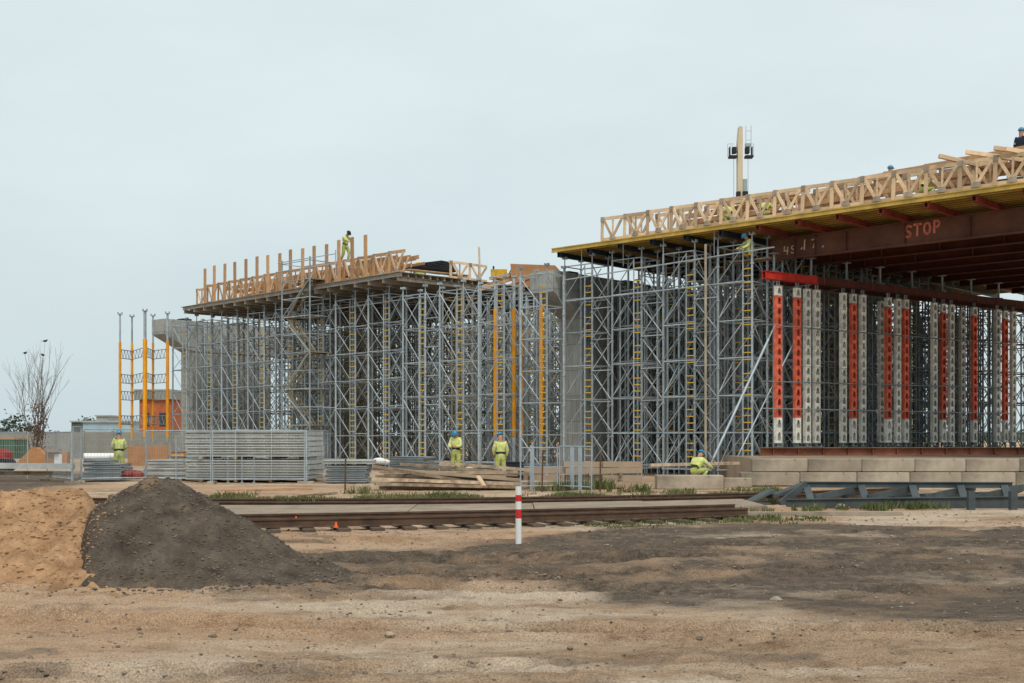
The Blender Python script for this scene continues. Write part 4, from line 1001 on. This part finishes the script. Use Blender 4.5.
q=MB(); q.prism([(-.85,0,0),(.85,0,0),(.8,.0,.28),(.1,0,.9),(-.1,0,.9),(-.75,0,.25)],(0,.5,0)); tag(q.build('plywood_gable','ply',None,(gx(34,58),58,.35)),'gable shaped pile of orange plywood at the foot of the bare tree','plywood')
q=MB(); q.box((0,0,.4),(1.0,.4,.8)); q.box((.1,-.25,.45),(.35,.06,.5),0,1); q.box((-.35,-.3,.9),(1.1,.5,.05)); tag(q.build('plywood_offcuts',['ply','white'],None,(gx(58,56),56,.25)),'orange plywood offcuts with a white sheet by the skewed fence','plywood')
q=MB(); q.tube((0,0,.0),(1.35,.3,.0),.16,12); q.tube((.2,-.35,-.02),(1.2,-.1,-.02),.13,12); tag(q.build('pipe_bundle','white',None,(gx(84,55),55,.85)),'white plastic pipes lying behind the blue grey pack','pipes')
for k,(a,b,z0,z1,Yk,m_) in enumerate(((128,168,.55,1.42,54,'ply'),(126,172,.95,1.6,60,'woodgreyn'))):
    q=MB(); q.box((0,0,(z0+z1)/2),(gx(b,Yk)-gx(a,Yk),.08,z1-z0)); tag(q.build('plywood_sheet_pile',m_,None,((gx(a,Yk)+gx(b,Yk))/2,Yk,-.1)),'%s plywood sheets standing on edge right of the yard worker'%('orange' if k==0 else 'greyish rear'),'plywood')
q=MB(); 
for k in range(5): q.sphere((-.36+.18*k,random.uniform(-.12,.12),.12+random.uniform(0,.1)),.24,7,5,(1.2,1,.7))
tag(q.build('scrap_heap','redbeam',None,(gx(128,47),47,.1)),'low heap of rusty red scrap beside the blue grey pack','scrap')

# trees
def branch(q,p,dr,l,r,depth,tips,up=.25):
    p1=p+dr*l; q.tube(p,p1,r,5 if depth>1 else 3,r*.72,cap=False)
    if depth==0: tips.append(p1); return
    for k in range(random.choice((2,3)) if depth>1 else 3):
        nd=(dr+Vector((random.uniform(-.6,.6),random.uniform(-.6,.6),random.uniform(-.1,.5)))).normalized()
        branch(q,p1 if k<2 else p+dr*l*random.uniform(.4,.9),nd,l*random.uniform(.62,.9),r*.62,depth-1,tips)
bt=thing('bare_tree','leafless tree with many thin upright stems in the left yard','tree',(gx(36,88),88,0)); q=MB(); q2=MB(); tips=[]
for k in range(9):
    a=random.uniform(0,6.3); dr=Vector((math.cos(a)*random.uniform(.1,.4),math.sin(a)*.35,1)).normalized()
    branch(q,Vector((random.uniform(-.25,.25),0,0)),dr,random.uniform(1.7,2.3),  .07,1,[]) if k<2 else branch(q2,Vector((random.uniform(-.3,.3),random.uniform(-.3,.3),.0)),dr,random.uniform(1.3,2.15),.042,4,tips)
q.build('trunk','bark',bt); 
for px,py in ((45,341),(25,353),(43,355)):
    e_=Vector(((gx(px,88)-gx(36,88))/.95,0,(gz(py,88)-.12)/1.42)); m1=Vector((e_.x*.45,.1,e_.z*.6)); q2.tube((0,0,1.2),m1,.03,4,.018); q2.tube(m1,e_,.018,4,.008)
q2.build('crown','bark',bt)
q=MB()
for k in range(600):
    c=Vector((random.gauss(.15,.38),random.gauss(0,.35),random.uniform(.1,3.0))); v=Vector((random.uniform(-1,1),random.uniform(-1,1),random.uniform(-.2,1))).normalized()*.16; u=v.cross(Vector((0,1,.3))).normalized()*.035
    q.add([c-u,c+u,c+v],[(0,1,2)])
q.build('dry_foliage','dryleaf',bt); bt.scale=(.95,1,1.42)
for k,(px,py) in enumerate(((45,341),(25,353),(43,355))):
    q=MB(); q.sphere((0,0,0),.17,8,5,(1.5,.8,.8)); q.sphere((.24,0,.12),.09,6,5); q.prism([(-.2,-.04,.0),(-.45,-.06,-.06),(-.45,.06,-.06),(-.2,.04,.0)],(0,0,.03)); q.prism([(.3,-.02,.12),(.42,0,.1),(.3,.02,.12)],(0,0,.02))
    tag(q.build('bird','feather',None,(gx(px,88),88,gz(py,88)),k*1.3),'black bird perched in the bare tree top, %s'%('highest one','leftmost one','lower right one')[k],'bird','birds in the bare tree').scale=(.6,.6,.6)
def bush(name,lab,px,Y,w_,h_,m,cnt=700):
    t=thing(name,lab,'tree',(gx(px,Y),Y,0)); q=MB(); q.tube((0,0,0),(0,0,h_*.6),w_*.06,6,w_*.02); q.build('trunk','bark',t); q=MB()
    cl=[(random.gauss(0,w_*.26),random.gauss(0,w_*.2),random.uniform(.25,.95)*h_) for _ in range(9)]
    for k in range(cnt):
        c=random.choice(cl); c=Vector((c[0]+random.gauss(0,w_*.13),c[1]+random.gauss(0,w_*.13),max(.05,c[2]+random.gauss(0,h_*.09))))
        v=Vector((random.uniform(-1,1),random.uniform(-1,1),random.uniform(-1,1))).normalized()*w_*.07; u=v.cross(Vector((random.random(),random.random(),1))).normalized()*w_*.04
        q.add([c-u,c+u,c+v+u*.4,c+v-u*.4],[(0,1,2,3)])
    q.build('crown',m,t)
bush('distant_tree','dark rounded tree on the horizon at the far left',14,190,5.5,5.2,'hazytree')
bush('distant_tree','dark low tree on the horizon right of the bare tree',84,230,6,5.0,'hazytree')
bush('distant_tree','small dark tree on the horizon at the left edge',-6,210,5,4.2,'hazytree')
q=MB()
for k in range(15000):
    X=random.uniform(-330,420); Y=random.uniform(460,520); z=abs(random.gauss(0,1.5))+.2+1.2*(math.sin(X*.035)+1)*random.random()
    w_=random.uniform(.35,.9); q.add([(X-w_,Y,z-.7*w_),(X+w_,Y+random.uniform(-1,1),z-.6*w_),(X+w_*.5,Y,z+.6*w_),(X-w_*.5,Y,z+.7*w_)],[(0,1,2,3)])
tag(q.build('far_treeline',mat('hazy_far_woods',(.11,.135,.115),.95,0,.05,.2)),'thin bluish line of far woods on the horizon','woods',kind='stuff')

# weeds
def blades(q,cx,cy,cnt,rad,h):
    for k in range(cnt):
        x=cx+random.gauss(0,rad); y=cy+random.gauss(0,rad); hh=h*random.uniform(.4,1.1); a=random.uniform(0,PI); w_=random.uniform(.006,.014)*(1.6)
        dx,dy=math.cos(a)*w_,math.sin(a)*w_; lx,ly=random.gauss(0,.35)*hh,random.gauss(0,.35)*hh
        q.add([(x-dx,y-dy,0),(x+dx,y+dy,0),(x+lx*.5+dx*.7,y+ly*.5+dy*.7,hh*.6),(x+lx*.5-dx*.7,y+ly*.5-dy*.7,hh*.6),(x+lx,y+ly,hh)],[(0,1,2,3),(3,2,4)])
q=MB()
for k in range(1700):
    x=random.uniform(-8.5,8.5); y=Yf(x)+.3+abs(random.gauss(0,1.3))+random.random()*3.2
    dens=float(fbm(np.array([x]),np.array([y]),.6,3,91)[0])
    if dens<-.02+.25*random.random()-.12: continue
    blades(q,x,y,14,.12,.12+.2*max(0,dens)*2*random.random())
for k in range(420):
    x=random.uniform(-9,8); y=random.choice((Yf(x)-.75,Yf(x)-1.8,Yn(x)+.25,Yf(x)-2.2))+random.gauss(0,.18)
    if vnoise(np.array([x*.8]),np.array([3.3]),95)[0]<0: continue
    blades(q,x,y,14,.07,.16)
for px,py,cnt,h_ in ((360,494,5,.3),(600,489,16,.42),(575,490,10,.4),(636,492,8,.3),(545,491,6,.35),(290,508,7,.3),(662,505,4,.25),(900,508,14,.2),(880,510,10,.2),(720,517,10,.1),(700,518,10,.1),(760,518,8,.1),(930,509,6,.2)):
    Yk=EYE*F/(py-HOR)
    for j in range(cnt): blades(q,gx(px,Yk)+random.gauss(0,.35),Yk+random.gauss(0,.25),20,.09,h_)
for k in range(110):
    x=random.uniform(1.5,6.5); y=Yn(x)-2.5+random.gauss(0,.5); blades(q,x,y,random.choice((4,8,14)),.09,.07)
tag(q.build('weeds','grass'),'low green weeds growing along the railway tracks','weeds',kind='stuff')

# ------------------------------------------------------------------ people
def person(label,loc,rz,pose=None,helmet='helmet',trousers='hivisg',top='hivis',group=None,scale=1.):
    J=dict(pel=(0,0,.95),ch=(0,.0,1.22),ne=(0,.0,1.47),hd=(0,.03,1.6),ht=(0,.03,1.70),
      sl=(-.18,0,1.40),el=(-.25,.0,1.13),wl=(-.24,.12,.9),sr=(.18,0,1.40),er=(.25,.0,1.13),wr=(.24,.12,.9),
      hl=(-.1,0,.92),kl=(-.12,.03,.5),al=(-.13,0,.09),tl=(-.15,.19,.05),hr=(.1,0,.92),kr=(.12,.03,.5),ar=(.13,0,.09),tr=(.15,.19,.05))
    if pose: J.update(pose)
    RR=.92
    R=dict(pel=.185,ch=.205,ne=.07,hd=.1,ht=.09,sl=.105,el=.08,wl=.058,sr=.105,er=.08,wr=.058,hl=.13,kl=.1,al=.075,tl=.05,hr=.13,kr=.1,ar=.075,tr=.05)
    R={k_:v_*(RR if k_ not in('hd','ht','ne') else 1) for k_,v_ in R.items()}
    E=[('pel','ch'),('ch','ne'),('ne','hd'),('hd','ht'),('ch','sl'),('sl','el'),('el','wl'),('ch','sr'),('sr','er'),('er','wr'),('pel','hl'),('hl','kl'),('kl','al'),('al','tl'),('pel','hr'),('hr','kr'),('kr','ar'),('ar','tr')]
    K=list(J); me=bpy.data.meshes.new('tmp'); me.from_pydata([J[k] for k in K],[(K.index(a),K.index(b)) for a,b in E],[])
    o=bpy.data.objects.new('tmp',me); COL.objects.link(o)
    sm=o.modifiers.new('s','SKIN'); o.modifiers.new('b','SUBSURF').levels=1
    for i,k in enumerate(K):
        sv=me.skin_vertices[0].data[i]; sv.radius=(R[k],R[k]*(.78 if k in('pel','ch') else 1)); sv.use_root=(k=='pel')
    dg=bpy.context.evaluated_depsgraph_get(); ev=o.evaluated_get(dg); m2=bpy.data.meshes.new_from_object(ev)
    bpy.data.objects.remove(o)
    q=MB(); V=[tuple(v.co) for v in m2.vertices]
    zone={('pel','ch'):0,('ch','ne'):0,('ne','hd'):3,('hd','ht'):3,('ch','sl'):0,('sl','el'):0,('el','wl'):0,('ch','sr'):0,('sr','er'):0,('er','wr'):0,('al','tl'):4,('ar','tr'):4}
    segs=[(Vector(J[a]),Vector(J[b]),zone.get((a,b),1),(a,b)) for a,b in E]
    fs=[];ms=[]
    for p in m2.polygons:
        c=Vector(p.center); best=None
        for a,b,zn,nm in segs:
            ab=b-a; t=max(0,min(1,(c-a).dot(ab)/ab.length_squared)); dd=(c-a-ab*t).length-(R[nm[0]]*(1-t)+R[nm[1]]*t)
            if best is None or dd<best[0]: best=(dd,zn,nm,t)
        zn=best[1]
        if best[2]==('pel','ch') and .12<best[3]<.5: zn=2 if best[3]<.32 else 5
        if best[2][0] in('sl','sr') and .45<best[3]<.7: zn=5
        if best[2][0] in('kl','kr') and .25<best[3]<.45: zn=5
        if best[2]==('ch','ne') and best[3]>.85: zn=3
        fs.append(tuple(p.vertices)); ms.append(zn)
    q.v=V; q.f=fs; q.m=ms
    # hands: palm and five unequal fingers
    for e_,w_,sg in (('el','wl',-1),('er','wr',1)):
        a=Vector(J[e_]);b=Vector(J[w_]);v=(b-a).normalized(); s_=v.cross(Vector((0,1,0.2))).normalized(); u=s_.cross(v)
        q.bar(b+v*.01,b+v*.10,.08,.03,u,3)
        for k_,(o_,l_) in enumerate(((-.03,.065),(-.01,.078),(.01,.072),(.03,.055))):
            f0=b+v*.095+s_*o_; f1=f0+v*l_*.5+u*.006; f2=f1+v*l_*.4+u*.025; q.tube(f0,f1,.0095,5,.009,3); q.tube(f1,f2,.009,5,.007,3)
        f0=b+v*.035+s_*(-.04); q.tube(f0,f0+v*.04-s_*.03+u*.01,.011,5,.008,3)
    # face
    hd=Vector(J['hd']); ht=Vector(J['ht']); up=(ht-hd).normalized(); fw=Vector((0,1,0))-up*up.y; fw.normalize(); sd=fw.cross(up); c=hd+up*.02
    q.sphere(c+fw*.10,.018,6,5,mi=3)
    for s_ in (-1,1): q.sphere(c+fw*.085+sd*s_*.034+up*.028,.011,6,4,mi=4); q.sphere(c+sd*s_*.095+up*.0,.024,6,5,(.5,1,1.3),mi=3)
    q.bar(c+fw*.088-sd*.025-up*.045,c+fw*.088+sd*.025-up*.045,.008,.008,up,4)
    bodyo=q.build('person',[top,trousers,'navy','skin','dark','reflect'],None,loc,rz,smooth=True); bodyo.scale=(scale,)*3; tag(bodyo,label,'person',group)
    if helmet:
        q=MB(); hc=hd+up*.075; B=Matrix((sd,fw,up)).transposed()
        nn,mmn=14,5; vs=[];ff=[]
        for j in range(mmn+1):
            a=PI/2*j/mmn
            for i in range(nn): b=2*PI*i/nn; vs.append(hc+B@Vector((.122*math.cos(a)*math.cos(b),.142*math.cos(a)*math.sin(b),.125*math.sin(a))))
        for j in range(mmn):
            for i in range(nn): ff.append((j*nn+i,j*nn+(i+1)%nn,(j+1)*nn+(i+1)%nn,(j+1)*nn+i))
        ff.append(tuple(range(nn))[::-1]); q.add(vs,ff)
        br=[hc+B@Vector((.11*math.cos(b)*1.02,.135*math.sin(b)+(.06 if math.sin(b)>.2 else 0),-.004)) for b in [2*PI*i/14 for i in range(14)]]
        q.prism(br,up*.014); q.build('helmet',helmet,bodyo,smooth=False)
    return bodyo
# yard worker (seen from behind, walking)
person('worker in hi-vis jacket and blue helmet standing behind the left fence',(gx(119,50),50,.1),.3,dict(wl=(-.12,.2,1.0),el=(-.26,.05,1.12),wr=(.12,.22,1.0),er=(.27,.05,1.12)),scale=1.08)
person('worker in hi-vis suit looking down beside the grey steel planks, left of two',(gx(456,47.5),47.5,.25),PI-.3,dict(ht=(0,.11,1.66),hd=(0,.07,1.57),ne=(0,.03,1.45),wl=(-.08,.3,1.12),el=(-.24,.12,1.13),wr=(.1,.3,1.1),er=(.25,.12,1.12)),scale=1.0)
person('worker in hi-vis suit standing with back turned behind the lumber pile, right of two',(gx(500.5,44.5),44.5,.10),.15,dict(wl=(-.2,.16,.95),wr=(.22,.1,.9),ht=(-.02,.08,1.69)),scale=1.02)
cr_=dict(pel=(0,0,.36),ch=(0,.14,.60),ne=(0,.26,.80),hd=(0,.34,.91),ht=(0,.41,.99),sl=(-.19,.22,.75),sr=(.19,.22,.75),el=(-.3,.38,.52),er=(.33,.36,.55),wl=(-.2,.6,.42),wr=(.3,.62,.45),hl=(-.11,.02,.34),hr=(.11,.02,.34),kl=(-.24,.42,.42),kr=(.24,.42,.42),al=(-.2,.12,.08),ar=(.2,.12,.08),tl=(-.24,.3,.05),tr=(.24,.3,.05))
person('crouching worker in hi-vis jacket and blue helmet behind the lone concrete block',(gx(695,41.6),41.6,.20),-.75,cr_,scale=1.0,group=None)
wk=dict(kl=(-.1,.22,.52),al=(-.1,.12,.12),tl=(-.1,.3,.1),kr=(.1,-.02,.48),ar=(.1,-.25,.1),tr=(.1,-.08,.05),ch=(0,.06,1.2),ne=(0,.14,1.42),hd=(0,.22,1.53),ht=(0,.3,1.6),sl=(-.18,.1,1.36),sr=(.18,.1,1.36),el=(-.24,.28,1.18),wl=(-.12,.44,1.1),er=(.24,.28,1.18),wr=(.12,.44,1.1))
person('worker in bright hi-vis suit walking high on the left deck among the boards',(gx(345,65),65,11.2),-2.2,wk,helmet='dark',scale=1.0)
person('worker in hi-vis jacket bending down behind the trusses right of the walking one',(gx(369,66),66,10.3),1.2,cr_,helmet='hivis')
person('worker in yellow helmet bending behind the black sheets on the left deck',(gx(424,69),69,10.75),1.2,cr_,helmet='rung',top='woodgreyn')
sR=lambda px,t:D(s_at(px,t),t)
for px,t,z,lab,rz,hm,sc_,ps in ((733,.75,10.66,'worker crouching among the edge trusses below the crane mast',1.0,'helmetw',1.0,cr_),(763,.8,10.66,'worker in white helmet crouching right of the crane mast among the trusses',-.6,'helmetw',1.0,cr_),(922,.8,10.68,'worker crouching among the trusses above the painted STOP',-1.2,'helmetw',.95,cr_),(890,3.4,10.66,'worker in blue helmet half hidden behind the truss tops above the girders',-1,'helmet',1.0,None),(1021,2.6,11.0,'worker in blue helmet at the right edge above the stacked planks',-1,'helmet',1.0,None)):
    P=sR(px,t)
    if ps is None: z=gz(165 if px==890 else 127,P.y)-1.80
    o=person(lab,(P.x,P.y,z),rz,ps,helmet=hm,scale=sc_,top='hivis' if px<1000 else 'navy')
P=sR(753,.75)
person('worker in hi-vis suit crouching on the scaffold top just under the yellow deck edge',(P.x,P.y,9.13),RZ+2.6,cr_,helmet='helmet')
q=MB(); q.box((0,0,0),(1.9,.6,.05)); tag(q.build('scaffold_board','woodgrey',None,(P.x,P.y,9.09),RZ),'grey scaffold board carrying the worker crouching under the yellow deck','board')

# ------------------------------------------------------------------ light, sky, camera
w=bpy.data.worlds.new('World'); sc.world=w; w.use_nodes=True; N=w.node_tree.nodes; L=w.node_tree.links; bg=N['Background']
sky=N.new('ShaderNodeTexSky'); sky.sky_type='NISHITA'; sky.sun_disc=False; sky.sun_elevation=math.radians(52); sky.sun_rotation=math.radians(165); sky.dust_density=4; sky.air_density=1.2
mul=N.new('ShaderNodeVectorMath'); mul.operation='SCALE'; mul.inputs['Scale'].default_value=.07; L.new(sky.outputs[0],mul.inputs[0])
tc=N.new('ShaderNodeTexCoord'); sp=N.new('ShaderNodeSeparateXYZ'); L.new(tc.outputs['Generated'],sp.inputs[0])
ad=N.new('ShaderNodeMath'); ad.operation='MULTIPLY_ADD'; L.new(sp.outputs[0],ad.inputs[0]); ad.inputs[1].default_value=.12; ad.inputs[2].default_value=0
ad2=N.new('ShaderNodeMath'); ad2.operation='ADD'; L.new(ad.outputs[0],ad2.inputs[0]); L.new(sp.outputs[2],ad2.inputs[1])
nz=N.new('ShaderNodeTexNoise'); nz.inputs['Scale'].default_value=2.6; nz.inputs['Detail'].default_value=5; L.new(tc.outputs['Generated'],nz.inputs[0])
ad3=N.new('ShaderNodeMath'); ad3.operation='MULTIPLY_ADD'; L.new(nz.outputs['Fac'],ad3.inputs[0]); ad3.inputs[1].default_value=.34; L.new(ad2.outputs[0],ad3.inputs[2])
rp=N.new('ShaderNodeValToRGB'); L.new(ad3.outputs[0],rp.inputs[0]); e=rp.color_ramp.elements
e[0].position=.07; e[0].color=(.57,.695,.73,1); e[1].position=.41; e[1].color=(.75,.85,.872,1)
e2=rp.color_ramp.elements.new(1.0); e2.color=(.84,.91,.92,1)
mx=N.new('ShaderNodeMix'); mx.data_type='RGBA'; mx.inputs[0].default_value=.9; L.new(mul.outputs[0],mx.inputs[6]); L.new(rp.outputs[0],mx.inputs[7])
cn=N.new('ShaderNodeTexNoise'); mpc=N.new('ShaderNodeMapping'); mpc.inputs['Scale'].default_value=(1,1,3.2); L.new(tc.outputs['Generated'],mpc.inputs[0]); L.new(mpc.outputs[0],cn.inputs[0]); cn.inputs['Scale'].default_value=3.4; cn.inputs['Detail'].default_value=6; cn.inputs['Roughness'].default_value=.55
cr2=N.new('ShaderNodeMapRange'); L.new(cn.outputs['Fac'],cr2.inputs[0]); cr2.inputs[1].default_value=.3; cr2.inputs[2].default_value=.7; cr2.inputs[3].default_value=.985; cr2.inputs[4].default_value=1.07
vs2=N.new('ShaderNodeVectorMath'); vs2.operation='SCALE'; L.new(mx.outputs[2],vs2.inputs[0]); L.new(cr2.outputs[0],vs2.inputs['Scale'])
L.new(vs2.outputs[0],bg.inputs['Color']); bg.inputs['Strength'].default_value=1.0
sl=bpy.data.lights.new('Sun','SUN'); sl.energy=1.7; sl.angle=math.radians(20); sl.color=(1,.95,.87); so=bpy.data.objects.new('Sun',sl); COL.objects.link(so)
el,az=math.radians(52),math.radians(165)   # sun behind the camera, over its right shoulder
dirv=Vector((math.sin(az)*math.cos(el),math.cos(az)*math.cos(el),math.sin(el)))
so.rotation_euler=dirv.to_track_quat('Z','Y').to_euler()
cam=bpy.data.cameras.new('Camera'); co=bpy.data.objects.new('Camera',cam); COL.objects.link(co); co.location=(0,0,EYE); co.rotation_euler=(PI/2,0,0)
cam.lens=F/1024*36; cam.sensor_width=36; cam.shift_y=(HOR-341.5)/1024; cam.clip_end=6000; sc.camera=co
vs_=sc.view_settings; vs_.view_transform='Standard'; vs_.look='None'; vs_.gamma=1; vs_.exposure=0
